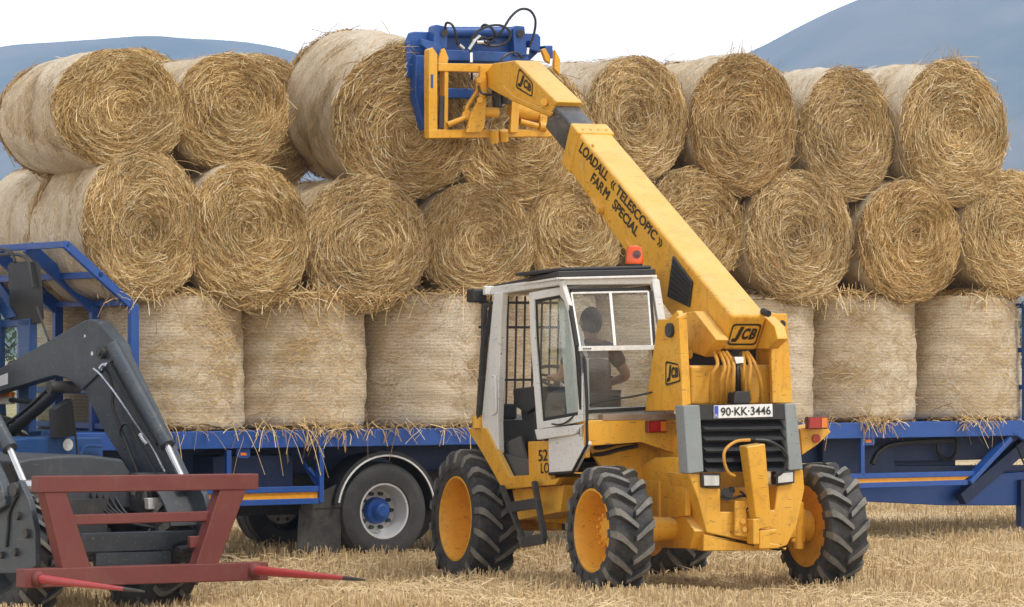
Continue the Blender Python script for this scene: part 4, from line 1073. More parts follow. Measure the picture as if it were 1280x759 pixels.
# lower rear corner panel
mb.prism([S(px, py, -1.09) for px, py in ((685, 548), (732, 541), (733.5, 556), (716, 589), (686, 591))], XR*0.05)
cab = mb.build('cab_frame', M['white'], tele, bevel=0.010)
mb = MB()      # rubber edging
mb.tube([S(px, py, -1.08) for px, py in ((701, 357), (711, 372), (723, 425), (731, 452), (733.5, 500), (734, 556), (716, 590), (687, 592.5))], 0.014, 8)
gl = [RE(714, 366.5, FT - 0.05), RE(810, 364.5, FT - 0.05), RE(815, 432, FM - 0.03), RE(725, 433, FM - 0.03)]
gl2 = [RE(726, 439, FM - 0.03), RE(817, 437, FM - 0.03), RE(823, 507, FM - 0.03), RE(731, 512, FM - 0.03)]
for p, q in ((gl[0], gl[1]), (gl[1], gl[2]), (gl[2], gl2[2]), (gl2[2], gl2[3]), (gl2[3], gl[3]), (gl[3], gl[0])):
    c_ = sum(gl, V())/4; c_.z = (p.z + q.z)/2 if abs(p.x - q.x) < 0.2 else 2.0
    o_ = V((0.022 if min(p.x, q.x) > -0.6 else (-0.022 if max(p.x, q.x) < -0.6 else 0), 0.012, 0.022 if min(p.z, q.z) > 2.3 else (-0.02 if max(p.z, q.z) < 1.7 else 0)))
    mb.bar(p + o_, q + o_, 0.035, 0.03)
mb.build('window_rubber', M['rubber'], cab)
# rear window
mb = MB()
for p, q in ((gl[0], gl[1]), (gl[1], gl[2]), (gl[3], gl[0])): mb.bar(p, q, 0.016, 0.016)
mb.bar(RE(762.6, 365.5, FT - 0.055), RE(768.6, 432, FM - 0.035), 0.024, 0.018); mb.bar(gl[3].lerp(gl2[0], 0.5) + V((-0.02, -0.005, 0)), gl[2].lerp(gl2[1], 0.5) + V((0.01, -0.005, 0)), 0.024, 0.04)
rw = mb.build('rear_window', M['whitetrim'], tele, bevel=0.003)
mb = MB(); mb.add(gl, [(0, 1, 2, 3)])
mb.add(gl2, [(0, 1, 2, 3)])
mb.build('pane', M['glass'], rw, fix=False, smooth=False)
for k in range(4):
    mb = MB(); p = gl[3].lerp(gl2[0], 0.5).lerp(gl[2].lerp(gl2[1], 0.5), 0.03 + 0.03*k); mb.cyl(p + V((0, -0.02, 0)), p + V((0, -0.032, 0)), 0.006, n=6); mb.build('catch', M['black'], rw)
# door, standing a little ajar
rd = -1.10
def dpoly(pts): return [S(px, py, rd - 0.05*max(0, (735 - px)/70)) for px, py in pts]
do = dpoly(((661, 366), (702, 358), (712, 373), (722, 443), (728, 475), (728, 527), (671, 537), (662.5, 420)))
di = dpoly(((667, 375), (699, 369), (708, 381), (717, 446), (722, 476), (722, 519), (677, 527), (668.5, 420)))
mb = MB(); mb.frame(do, di, XR*0.035)
mb.prism(dpoly(((668, 537), (730, 530), (718, 543), (706, 545), (671, 550))), XR*0.035)
door = mb.build('door', M['white'], tele, bevel=0.007)
mb = MB(); mb.frame([p + XR*0.016 for p in di], [p + XR*0.016 + (sum(di, V())/8 - p)*0.05 for p in di], XR*0.012); mb.build('window_rubber', M['rubber'], door)
mb = MB(); mb.add([p + XR*0.02 for p in di], [tuple(range(8))]); mb.build('pane', M['doorglass'], door, fix=False, smooth=False)
mb = MB(); mb.tube([S(px, py, -1.13) for px, py in ((616, 470), (619, 471), (620, 478), (620.5, 510), (619, 517), (616, 518))], 0.014, 8, 4); mb.build('grab_handle', M['white'], tele)
mb = MB(); mb.tube([S(690, 530, -1.14), S(706, 529, -1.14), RE(740, 505, 0.76), RE(800, 494, 0.7), RE(851, 480, 0.4)], 0.008, 6, 5); mb.build('wiper_cable', M['hose'], tele)
mb = MB(); mb.bar(S(727, 534, -1.10), S(727, 546, -1.10), 0.03, 0.03); mb.build('door_latch', M['steel'], tele, bevel=0.004)
# roof
mb = MB()
a, b, c, d = RE(698, 347, FT - 0.06), RE(820, 344, FT - 0.06), None, RE(612, 361, FF + 0.12)
c = V((b.x, d.y, d.z)); up = V((0, 0, 0.055))
mb.add([a, b, c, d, a + up, b + up, c + up*0.5, d + up*0.5], [(3, 2, 1, 0), (4, 5, 6, 7), (0, 1, 5, 4), (1, 2, 6, 5), (2, 3, 7, 6), (3, 0, 4, 7)])
e_ = [a.lerp(b, 0.03) + V((0, 0.03, 0.054)), a.lerp(b, 0.97) + V((0, 0.03, 0.054)), V((b.x - 0.03, 1.9, (b.z + c.z)/2 + 0.058)), V((a.x + 0.03, 1.9, (a.z + d.z)/2 + 0.058))]
mb.prism(e_, (0, 0, 0.03))
mb.build('roof', M['black'], tele, bevel=0.012)
mb = MB(); mb.bar(a + V((0, -0.008, -0.006)), b + V((0, -0.008, -0.006)), 0.02, 0.016); mb.bar(a + V((-0.006, 0, -0.006)), d + V((-0.006, 0, -0.006)), 0.012, 0.016); mb.build('roof_gutter', M['whitetrim'], tele)
ZT = b.z - 0.02
# beacon
bp = RE(793, 333, FT + 0.06)
mb = MB(); mb.lathe([(0, 0.0), (0, 0.075), (0.02, 0.078), (0.11, 0.07), (0.145, 0.058), (0.155, 0.035), (0.157, 0.0)], bp + V((0, 0, 0.02)), (0, 0, 1), 24); bc = mb.build('beacon', M['beacon'], tele)
mb = MB(); mb.cyl(bp + V((0, 0, -0.04)), bp + V((0, 0, 0.022)), 0.06, 0.07, n=18); mb.build('beacon_base', M['blackmetal'], bc)
mb = MB(); mb.lathe([(0, 0.0), (0.005, 0.034), (0.045, 0.034), (0.05, 0)], bp + V((-0.015, -0.086, 0.10)), (0.2, 1, 0), 16); mb.build('beacon_reflector', M['beaconin'], bc)
# front guard bars
mb = MB()
nb = 10
for k in range(nb):
    r = RL + 0.03 + (RR - RL - 0.06)*k/(nb - 1); mb.cyl((r, FF + 0.10, 2.50), (r, FF + 0.16, 1.25), 0.0095, n=6)
for z in (2.44, 2.22, 1.75, 1.52, 1.3): mb.bar(V((RL, FF + 0.10 + (2.5 - z)*0.05, z)), V((RR, FF + 0.10 + (2.5 - z)*0.05, z)), 0.02, 0.022)
mb.bar(S(607, 380, RL - 0.03), S(597, 532, RL - 0.03), 0.035, 0.03, up=(0, 1, 0)); mb.bar(S(613, 377, RL), S(600, 530, RL), 0.02, 0.02, up=(0, 1, 0))
mb.build('front_guard', M['blackmetal'], tele)
mb = MB(); mb.box((RL - 0.08, FF + 0.06, 2.44), (RL + 0.06, FF + 0.22, 2.56)); mb.build('work_lamp', M['black'], tele, bevel=0.02)
mb = MB(); mb.cyl(S(597, 520, RL - 0.02), S(598, 536, RL - 0.02), 0.05, n=12); mb.build('guard_hinge', M['yellow'], tele)
# inside
mb = MB(); mb.box((RL + 0.08, 1.5, 0.985), (RR - 0.05, FF - 0.03, 1.056)); mb.prism([S(px, py, RL + 0.055) for px, py in ((626, 566), (640, 570), (662, 574), (663, 594), (637, 594))], XR*0.02); mb.box((RL + 0.07, FF - 0.02, 0.95), (RR - 0.05, FF + 0.02, 1.39)); mb.box((-0.50, 1.4, 0.95), (-0.46, FF - 0.03, 1.30)); mb.prism([S(px, py, RL + 0.10) for px, py in ((626, 556), (650, 545), (663, 592), (637, 594))], XR*0.02); mb.build('cab_floor', M['floor'], tele)
mb = MB()
cx_ = RL + 0.16
mb.prism([S(px, py, cx_) for px, py in ((640, 486), (666, 483), (670, 509), (656, 517), (642, 508))], XR*0.32)
mb.prism([S(px, py, cx_ + 0.04) for px, py in ((650, 512), (668, 510), (668, 575), (658, 578))], XR*0.22)
cons = mb.build('dash_console', M['black'], tele, bevel=0.02)
mb = MB(); sc_ = V((-0.62, 2.28, 1.78)); ax_ = V((0, -0.5, 0.86)); d_, s_, u_ = basis(ax_)
mb.tube([sc_ + s_*(0.19*math.cos(a)) + u_*(0.19*math.sin(a)) for a in [2*math.pi*k/28 for k in range(29)]], 0.015, 8)
for a in (0.3, 2.4, 4.5): mb.cyl(sc_, sc_ + s_*(0.19*math.cos(a)) + u_*(0.19*math.sin(a)), 0.012, n=8)
mb.cyl(sc_, sc_ + V((0, 0.2, -0.4)), 0.03, n=12); mb.build('steering_wheel', M['black'], tele)
mb = MB(); mb.box((-0.86, 1.50, 1.38), (-0.38, 1.98, 1.50)); mb.box((-0.84, 1.44, 1.44), (-0.40, 1.53, 1.66)); mb.box((-0.75, 1.58, 1.05), (-0.5, 1.9, 1.38)); mb.build('seat', M['seat'], tele, bevel=0.04, seg=3)
mb = MB(); mb.box((RL + 0.10, FF - 0.10, 2.12), (RL + 0.17, FF - 0.06, 2.30)); mb.build('wall_sticker', M['green'], tele, bevel=0.01)
mb = MB(); mb.box((RL + 0.08, FF - 0.16, 1.40), (RL + 0.26, FF - 0.06, 1.54)); mb.build('washer_bottle', M['plastic'], tele, bevel=0.03)
for k, x in enumerate((-0.78, -0.72)):
    mb = MB(); mb.cyl((x + 0.5, 2.05, 1.5), (x + 0.5, 2.05, 1.75), 0.009, n=8); mb.cyl((x + 0.5, 2.05, 1.73), (x + 0.5, 2.05, 1.79), 0.022, n=10); mb.build('control_lever', M['black'], tele)
# lamps on the mudguards
for pts, f in ((((806, 541), (830, 540.5), (830, 525), (806, 526)), 0.695), (((1006, 536.5), (1031, 536), (1031, 520.5), (1006, 521)), 0.40)):
    mb = MB(); q = [RE(px, py, f) for px, py in pts]; mb.prism(q, (0, -0.06, 0)); h = mb.build('tail_lamp', M['lampbrown'], tele, bevel=0.008)
    mb = MB(); q2 = quad_sub([p + V((0, -0.062, 0)) for p in q], 0.05, 0.62, 0.1, 0.9); mb.prism(q2, (0, -0.003, 0)); mb.build('lens', M['lampred'], h)
    mb = MB(); q2 = quad_sub([p + V((0, -0.062, 0)) for p in q], 0.66, 0.95, 0.1, 0.9); mb.prism(q2, (0, -0.003, 0)); mb.build('lens', M['amber'], h)
mb = MB(); c_ = RE(1020, 548, 0.415); mb.cyl(c_, c_ + V((0, -0.012, 0)), 0.037, n=20); mb.build('reflector', M['lampred'], tele)
# ladder
mb = MB()
for a, b in (((627, 608), (656, 678)), ((668, 602), (681, 674))): mb.bar(S(*a, -1.15), S(*b, -1.15), 0.035, 0.05, up=XL)
for a, b in (((634, 635), (671, 629)), ((654, 678), (681, 673))): mb.bar(S(*a, -1.15), S(*b, -1.15), 0.09, 0.035, up=XL)
mb.bar(S(668, 604, -1.15), S(668, 604, -0.9), 0.03, 0.04); mb.bar(S(627, 610, -1.15), S(627, 610, -0.9), 0.03, 0.04)
mb.build('step_ladder', M['blackmetal'], tele, bevel=0.006)
mb = MB(); mb.bar(V((-0.94, 0.735, 1.455)), V((-0.26, 0.735, 1.455)), 0.08, 0.05); mb.build('wooden_block', paint('weathered_board', (0.28, 0.20, 0.14), 0.8), tele, bevel=0.004)
# ------------------------------------------------------------------ the driver
def skin_fig(name, verts, edges, radii, root_i, mat, parent, lv=2):
    me = bpy.data.meshes.new(name); me.from_pydata([tuple(v) for v in verts], edges, []); me.materials.append(mat)
    o = link(bpy.data.objects.new(name, me), parent)
    sk = o.modifiers.new('skin', 'SKIN'); sk.use_smooth_shade = True
    for i, sv in enumerate(me.skin_vertices[0].data):
        r = radii[i]; sv.radius = (r, r) if not isinstance(r, tuple) else r; sv.use_root = i == root_i
    ss = o.modifiers.new('subsurf', 'SUBSURF'); ss.levels = lv; ss.render_levels = lv
    return o
pr = V((-0.585, 1.66, 1.56))        # pelvis, in the telehandler's frame
drv = thing('person', T); tag(drv, 'driver in a dark brown T-shirt seen from behind through the cab\'s rear window', 'person')
P_ = lambda x, y, z: pr + V((x, y, z))
vs = [P_(0,0,0.03), P_(0,-0.03,0.2), P_(0,-0.02,0.38), P_(0,0.0,0.49), P_(0,0.01,0.545), P_(0,0.02,0.60), P_(0,0.03,0.69), P_(0,0.025,0.77),
      P_(0.19,-0.01,0.45), P_(0.33,-0.02,0.23), P_(0.26,0.26,0.16), P_(0.22,0.36,0.18),
      P_(-0.19,-0.01,0.45), P_(-0.25,0.10,0.22), P_(-0.16,0.38,0.22), P_(-0.13,0.45,0.22),
      P_(0.10,0.03,0.0), P_(0.15,0.45,0.05), P_(0.14,0.62,-0.36), P_(0.14,0.74,-0.42),
      P_(-0.10,0.03,0.0), P_(-0.15,0.45,0.05), P_(-0.14,0.62,-0.36), P_(-0.14,0.74,-0.42)]
ed = [(0,1),(1,2),(2,3),(3,4),(4,5),(5,6),(6,7),(3,8),(8,9),(9,10),(10,11),(3,12),(12,13),(13,14),(14,15),(0,16),(16,17),(17,18),(18,19),(0,20),(20,21),(21,22),(22,23)]
ra = [(0.16,0.12),(0.14,0.10),(0.16,0.105),(0.10,0.08),0.056,0.066,0.094,0.06, 0.062,0.046,0.034,0.026, 0.062,0.046,0.034,0.026, 0.085,0.07,0.05,0.045, 0.085,0.07,0.05,0.045]
# fingers: short chains from the wrist, bent round the wheel
for wi, sgn in ((11, 1), (15, -1)):
    w0 = vs[wi]
    palm = len(vs); vs.append(w0 + V((-0.01*sgn, 0.055, 0.012))); ra.append((0.034, 0.018)); ed.append((wi, palm))
    for k in range(4):
        a = w0 + V(((k - 1.5)*0.021*sgn, 0.095, 0.012)); b = a + V((0, 0.035 - 0.004*abs(k - 1.3), -0.012)); c = b + V((0, 0.008, -0.03 + 0.004*abs(k - 1.3)))
        i = len(vs); vs += [a, b, c]; ra += [0.0105, 0.009, 0.008]; ed += [(palm, i), (i, i+1), (i+1, i+2)]
    a = w0 + V((-0.045*sgn, 0.05, 0.0)); b = a + V((-0.012*sgn, 0.035, -0.012)); i = len(vs); vs += [a, b]; ra += [0.011, 0.009]; ed += [(wi, i), (i, i+1)]
skin_fig('body', vs, ed, ra, 0, M['skin'], drv)
# T-shirt, trousers, hair
sh = [0, 1, 2, 3, 8, 12]
sv = [P_(0,0,-0.02), vs[1], vs[2], P_(0,0.0,0.485), vs[8], vs[8].lerp(vs[9], 0.62), vs[12], vs[12].lerp(vs[13], 0.62)]
skin_fig('shirt', sv, [(0,1),(1,2),(2,3),(3,4),(4,5),(3,6),(6,7)], [(0.185,0.14),(0.165,0.125),(0.18,0.125),(0.115,0.09),0.078,0.066,0.078,0.066], 0, M['shirt'], drv)
tv = [vs[0], vs[16], vs[17], vs[18], vs[20], vs[21], vs[22]]
skin_fig('trousers', tv, [(0,1),(1,2),(2,3),(0,4),(4,5),(5,6)], [(0.175,0.13),0.10,0.083,0.066,0.10,0.083,0.066], 0, M['trousers'], drv)
bm = bmesh.new(); bmesh.ops.create_uvsphere(bm, u_segments=20, v_segments=14, radius=1)
for v in bm.verts: v.co = P_(0, 0.02, 0.705) + V((v.co.x*0.094, v.co.y*0.112, v.co.z*0.125))
bmesh.ops.delete(bm, geom=[v for v in bm.verts if v.co.y > pr.y + 0.085 and v.co.z < pr.z + 0.765], context='VERTS')
me = bpy.data.meshes.new('hair'); bm.to_mesh(me); bm.free(); me.materials.append(M['hair']); me.polygons.foreach_set('use_smooth', [True]*len(me.polygons)); link(bpy.data.objects.new('hair', me), drv)
# face turned away to the front: nose, eyes, mouth, ears
mb = MB()
mb.lathe([(0, 0.016), (0.02, 0.012), (0.03, 0.0)], P_(0, 0.125, 0.68), (0, 1, -0.2), 10)
for s in (-1, 1): mb.lathe([(-0.008, 0.004), (0, 0.028), (0.008, 0.022), (0.012, 0)], P_(0.092*s, 0.02, 0.69), (s, -0.3, 0), 12)
mb.bar(P_(-0.022, 0.118, 0.638), P_(0.022, 0.118, 0.638), 0.01, 0.008)
mb.build('face_features', M['skin'], drv)
mb = MB()
for s in (-1, 1): mb.lathe([(0, 0.011), (0.006, 0.007), (0.008, 0)], P_(0.032*s, 0.112, 0.705), (0, 1, 0), 10)
mb.build('eyes', M['hair'], drv)

# ------------------------------------------------------------------ the bale on the grab
p = RE(511, 151, 5.74)
bale(T, p, 1.54, 1.52, 1.46, 'large straw bale held up on the blue grab at the boom\'s end', yaw=math.radians(2), pitch=math.radians(9), group='round straw bales loaded on the trailer', seed=2)
# ------------------------------------------------------------------ loader tractor with bale spikes
Q = TRAC
trc = tag(thing('loader_tractor', Q), 'blue tractor with a slate grey front loader carrying a red bale spike frame', 'tractor')
QR, QS = Q.rear, Q.side
RFAR, RMID = -0.82, 0.02
def both(fn):
    """run fn for the far arm and its mirror image"""
    for mir in (False, True): fn(mir)
def mk(pts, mir): return mirror_r(pts, RMID) if mir else pts
def part2(name, mat, build, bevel=0.0, parent=trc):
    out = []
    for mir in (False, True):
        m_ = MB(); build(m_, mir); out.append(m_.build(name, mat, parent if not isinstance(parent, list) else parent[int(mir)], bevel=bevel))
    return out
sd_ = lambda pts, r=RFAR: [QS(px, py, r) for px, py in pts]
TH = lambda mir: V((-0.14 if mir else 0.14, 0, 0)) * -1
def arm(m_, mir):
    up_ = sd_(((-60, 480), (0, 460), (104, 401), (113, 399), (122, 402), (146, 431), (150, 442), (102, 488), (84, 474), (68, 470), (0, 490), (-60, 510)))
    m_.prism(mk(up_, mir), TH(mir))
arms = part2('loader_arm', M['slate'], arm, 0.014)
def arm2(m_, mir):
    lo_ = sd_(((100, 484), (134, 442), (150, 440), (202, 548), (214, 575), (226, 600), (232, 625), (205, 640), (172, 600), (150, 575), (128, 540)))
    m_.prism(mk([p - V((0.02, 0, 0)) for p in lo_], mir), TH(mir)*0.72)
part2('lower_arm', M['slate'], arm2, 0.012, arms)
def tiltcyl(m_, mir):
    a, b = mk(sd_(((141, 432), (209, 556)), RFAR + 0.05), mir); m_.cyl(a, b, 0.062, n=18); m_.cyl(b - (b - a).normalized()*0.05, b + (b-a).normalized()*0.012, 0.068, n=18)
tc_ = part2('tilt_cylinder', M['slate'], tiltcyl, 0.004)
def tiltrod(m_, mir):
    a, b = mk(sd_(((207, 553), (230, 603)), RFAR + 0.05), mir); m_.cyl(a, b, 0.032, n=14); m_.cyl(b + V((0.05, 0, 0)), b - V((0.05, 0, 0)), 0.06, n=14)
part2('piston_rod', M['steel'], tiltrod, 0, tc_)
def liftcyl(m_, mir):
    a, b = mk(sd_(((76, 486), (6, 547)), RFAR - 0.05), mir); m_.cyl(a, b, 0.052, n=18)
lc_ = part2('lift_cylinder', M['black'], liftcyl)
def liftpin(m_, mir):
    a = mk(sd_(((80, 484),), RFAR), mir)[0]; m_.cyl(a - V((0.16, 0, 0)), a + V((0.16, 0, 0)), 0.055, n=16)
part2('lift_pin', M['blackmetal'], liftpin, 0, lc_)
def rodpipe(m_, mir): m_.tube(mk(sd_(((71, 475), (40, 505), (4, 533), (-20, 540)), RFAR - 0.02), mir), 0.018, 8, 3)
part2('feed_pipe', M['hose'], rodpipe)
def knee(m_, mir):
    a = mk(sd_(((130, 441),), RFAR), mir)[0]; sg = -1 if mir else 1; m_.cyl(a - V((0.02*sg, 0, 0)), a + V((0.05*sg, 0, 0)), 0.055, n=18); m_.cyl(a + V((0.05*sg, 0, 0)), a + V((0.065*sg, 0, 0)), 0.028, n=12)
part2('knee_pin', M['blackmetal'], knee)
for i, (pts, mat, rad) in enumerate(((((128, 458), (136, 470), (141, 490), (141, 510), (150, 535), (160, 560), (172, 592)), 'hose', 0.016), (((117, 461), (130, 473), (150, 500), (170, 530), (190, 558), (206, 590)), 'steel', 0.011), (((196, 596), (170, 545), (160, 530), (152, 533), (150, 545), (156, 562)), 'hose', 0.012), (((138, 455), (160, 495), (180, 530), (197, 555)), 'hose', 0.02))):
    mb = MB(); mb.tube(sd_(pts, RFAR + 0.03 + 0.01*i), rad, 8, 5); mb.build('hydraulic_line', M[mat], trc)
mb = MB(); mb.tube(sd_(((126, 461), (130, 456), (135, 457)), RFAR + 0.06), 0.022, 8, 4); mb.build('hose_elbow', M['steel'], trc)
mb = MB(); mb.tube(sd_(((175, 543), (179, 550), (184, 556)), RFAR + 0.06), 0.018, 8, 3); mb.build('hose_elbow', M['steel'], trc)
mb = MB(); mb.prism(sd_(((0, 470), (10, 466), (10, 480), (0, 483)), RFAR + 0.002), V((0.002, 0, 0))); mb.build('maintenance_sticker', M['platewhite'], trc, smooth=False)
mb = MB(); mb.disc(QS(106, 420, RFAR + 0.003), (1, 0, 0), 0.014, 10); mb.disc(QS(115, 442, RFAR + 0.003), (1, 0, 0), 0.02, 10); mb.build('safety_sticker', M['platewhite'], trc, fix=False)
# head brackets
def bracket(m_, mir):
    pts = [QS(px, py, 0.86) for px, py in ((-20, 640), (0, 625), (18, 606), (32, 601), (44, 627), (51, 662), (52, 708), (37, 717), (-20, 717))]
    if not mir: pts = mirror_r(pts, RMID)
    m_.prism(pts, V((0.06 if mir else -0.06, 0, 0)))
bks = part2('head_bracket', M['slate'], bracket, 0.010)
for px, py, rad in ((35, 667, 0.04), (21, 690, 0.035), (4, 694, 0.03), (24, 645, 0.035), (20, 612, 0.06)):
    p = QS(px, py, 0.92); mb = MB(); mb.cyl(p, p + V((0.035, 0, 0)), rad, n=14); mb.build('bracket_bolt', M['blackmetal'], bks[1])
mb = MB(); mb.tube([QS(px, py, 0.93) for px, py in ((22, 618), (12, 640), (10, 662), (8, 684))], 0.016, 8, 4); mb.build('hydraulic_line', M['hose'], bks[1])
mb = MB()
a, b = QR(96, 679, -0.42), QR(250, 674, -0.42); mb.bar(a, b, 0.12, 0.16)
a, b = QR(118, 700, -0.36), QR(212, 698, -0.36); mb.bar(a, b, 0.05, 0.12)
mb.build('cross_member', M['slate'], trc, bevel=0.008)
mb = MB(); mb.prism([QR(px, py, -0.46) for px, py in ((205, 680), (250, 665), (246, 700), (212, 703))], (0, 0.1, 0)); mb.cyl(QR(222, 690, -0.3), QR(246, 686, -0.3), 0.05, n=14); mb.build('lock_mechanism', M['blackmetal'], trc, bevel=0.006)
mb = MB(); mb.prism([QR(px, py, -0.62) for px, py in ((185, 623), (220, 621), (221, 634), (186, 637))], (0, -0.06, 0)); mb.build('hose_manifold', M['silver'], trc, bevel=0.006)
mb = MB(); mb.prism([QR(px, py, -0.70) for px, py in ((183, 614), (222, 612), (222, 622), (184, 624))], (0, 0.05, 0)); mb.build('manifold_cover', M['black'], trc, bevel=0.006)
for k in range(4):
    mb = MB(); mb.tube([QR(188 + 9*k, 640, -0.64), QR(190 + 8*k, 655, -0.66), QR(184 + 10*k, 668, -0.6), QR(180 + 12*k, 685, -0.5)], 0.013, 6, 4); mb.build('hydraulic_line', M['hose'], trc)
# red spike frame
mb = MB()
mb.bar(QR(44, 605.5, 0.0), QR(318, 602, 0.0), 0.13, 0.135)
mb.bar(QR(25, 723, 0.0), QR(330, 713.5, 0.0), 0.13, 0.155)
mb.prism([QR(px, py, 0.055) for px, py in ((54, 612), (82, 611), (115, 712), (79, 713))], (0, -0.115, 0)); mb.prism([QR(px, py, 0.055) for px, py in ((277, 608), (311, 606), (273, 706), (245, 707))], (0, -0.115, 0))
mb.bar(QR(90, 650, -0.03), QR(268, 645, -0.03), 0.05, 0.085)
mb.bar(QR(236, 678, -0.05), QR(255, 677, -0.05), 0.05, 0.1)
rf = mb.build('bale_spike_frame', M['red'], trc, bevel=0.010)
for a_, b_, r0 in (((48, 723.5), (180, 739.5), 0.036), ((318, 713), (455, 725), 0.042)):
    a = QR(*a_, 0.07)
    # the spike's tip: same distance law as the tractor's heading, dipping a little
    best = None
    for k in range(60, 200):
        t = k/100; q = a + V((0, t, 0)); p_ = Q.px(q)
        if p_[0] >= b_[0]: best = q; break
    best = best or a + V((0, 1.3, 0))
    kk = FPX/Q.px(best)[2]; best = best + V((0, 0, -(b_[1] - Q.px(best)[1])/kk))
    mb = MB(); d_ = best - a
    mb.tube([a, a + d_*0.08, a + d_*0.5, a + d_*0.9, best], [r0, r0, r0*0.72, r0*0.36, 0.006], 14); s_ = mb.build('spike', M['spike'], rf)
    mb = MB(); mb.lathe([(-0.01, 0.065), (0.03, 0.062), (0.05, 0.045), (0.05, 0.0)], a, d_, 18); mb.build('socket', M['red'], s_)
    mb = MB(); mb.tube([a + d_*0.82, a + d_*0.92, best + d_*0.003], [r0*0.45, r0*0.36, 0.007], 10); mb.build('worn_tip', M['blackmetal'], s_)
# bonnet, engine, blue cowl
mb = MB()
top = [QR(px, py, -1.0) for px, py in ((22, 577), (36, 573), (78, 569), (114, 569), (154, 574), (166, 594))]
bt = top + [top[-1] + V((0, 0, -0.30)), top[0] + V((0, 0, -0.30))]
mb.prism(bt, (0, -1.3, 0.0)); mb.build('bonnet', M['plastic'], trc, bevel=0.03, seg=3)
mb = MB(); mb.prism([QR(px, py, -1.02) for px, py in ((30, 612), (112, 608), (108, 690), (40, 700))], (0, -1.4, 0)); mb.box((-0.3, -2.2, 0.22), (0.3, -0.9, 0.5)); mb.build('engine_block', M['blackmetal'], trc, bevel=0.02)
mb = MB()
for k in range(5):
    y = 628 + 12*k; mb.bar(QR(45, y, -1.0), QR(108, y - 2, -1.0), 0.02, 0.02)
mb.build('grille_slats', M['plastic'], trc)
mb = MB()
mb.prism([QR(px, py, -2.45) for px, py in ((-40, 556), (34, 547), (128, 546), (130, 575), (-40, 590))], (0, -0.5, 0)); cw = mb.build('cowl', M['tblue'], trc, bevel=0.02)
mb = MB(); p = QR(85, 556, -2.44); mb.disc(p, (0, 1, 0), 0.055, 20); mb.build('round_sticker', M['platewhite'], cw, fix=False)
mb = MB(); mb.tube([QR(px, py, -2.40) for px, py in ((100, 570), (104, 560), (112, 557), (128, 558))], 0.014, 6, 4); mb.build('handrail', M['tblue'], trc)
mb = MB(); mb.tube([QR(px, py, -2.3) for px, py in ((90, 500), (94, 540), (97, 570))], 0.012, 6, 3); mb.prism([QR(px, py, -2.35) for px, py in ((68, 512), (90, 498), (94, 545), (70, 548))], (0, -0.1, 0)); mb.build('valve_bank', M['black'], trc, bevel=0.02)
# cab
mb = MB()
CRL = -1.12
def pillar(pts): mb.prism([QS(px, py, CRL) for px, py in pts], V((0.09, 0, 0)))
pillar(((32, 400), (47, 398), (46, 550), (34, 552))); pillar(((-30, 402), (47, 399), (47, 408), (-30, 412))); pillar(((-4, 408), (7, 407), (7, 552), (-4, 556)))
pillar(((-30, 330), (-16, 330), (30, 396), (16, 400))); pillar(((-30, 545), (62, 538), (62, 552), (-30, 562)))
z_ = 2.45
for r in (CRL + 0.05, 0.86): 
    for f in (-3.9, -4.9): mb.bar(V((r, f, 1.1)), V((r*0.92, f, z_)), 0.08, 0.08, up=(0, 1, 0))
mb.box((CRL, -4.95, 0.85), (0.86, -3.6, 1.05))
cb = mb.build('cab_frame', M['tblue'], trc, bevel=0.01)
mb = MB(); mb.add([QS(px, py, CRL + 0.04) for px, py in ((7, 408), (32, 407), (34, 546), (7, 550))], [(0, 1, 2, 3)]); mb.add([QS(px, py, CRL + 0.04) for px, py in ((47, 402), (72, 440), (72, 540), (47, 545))], [(0, 1, 2, 3)]); mb.add([QS(px, py, CRL + 0.04) for px, py in ((-30, 335), (20, 398), (-30, 402))], [(0, 1, 2)])
mb.build('pane', M['greenglass'], cb, fix=False, smooth=False)
mb = MB(); mb.box((-0.92, -5.0, z_), (0.92, -3.75, z_ + 0.14)); mb.build('cab_roof', M['tblue'], trc, bevel=0.04, seg=3)
mb = MB(); mb.box((-0.25, -4.7, 1.05), (0.25, -4.3, 1.5)); mb.build('seat', M['seat'], trc, bevel=0.05, seg=3)
# mirror
mb = MB()
mir = [QS(px, py, -1.05) for px, py in ((9, 332), (13, 327.5), (38, 327), (42, 333), (46, 398), (42, 405), (19, 407), (13, 399))]
mb.prism(mir, V((-0.02, 0.10, 0))); mi = mb.build('mirror', M['black'], trc, bevel=0.018, seg=3)
mb = MB(); mb.prism([QS(px, py, -1.08) + V((0, 0.10, 0)) for px, py in ((26, 335), (40, 362), (42, 398), (30, 402))], V((-0.02, 0.02, 0))); mb.build('moulded_back', M['black'], mi, bevel=0.008)
mb = MB(); mb.tube([QS(px, py, -1.02) for px, py in ((-20, 321), (10, 318), (26, 319), (34, 324), (38, 336), (42, 360))], 0.017, 8, 4); mb.tube([QS(px, py, -1.0) for px, py in ((-20, 310), (2, 311), (14, 316), (19, 328))], 0.015, 8, 4); mb.tube([QS(46, 384, -1.0), QS(61, 426, -0.9)], 0.012, 8); mb.build('mirror_arm', M['blackmetal'], mi)
mb = MB(); mb.prism([QS(px, py, -1.0) for px, py in ((-10, 490), (12, 490), (12, 496), (-10, 497))], V((-0.06, 0, 0))); lm = mb.build('marker_lamp', M['amber'], trc, bevel=0.008)
mb = MB(); mb.prism([QS(px, py, -1.0) for px, py in ((-10, 497), (13, 496), (13, 505), (-10, 506))], V((-0.06, 0, 0))); mb.build('lamp_body', M['silver'], lm, bevel=0.008)
mb = MB(); mb.tube([QS(13, 500, -1.0), QS(45, 503, -0.95)], 0.022, 8); mb.build('lamp_arm', M['black'], lm)
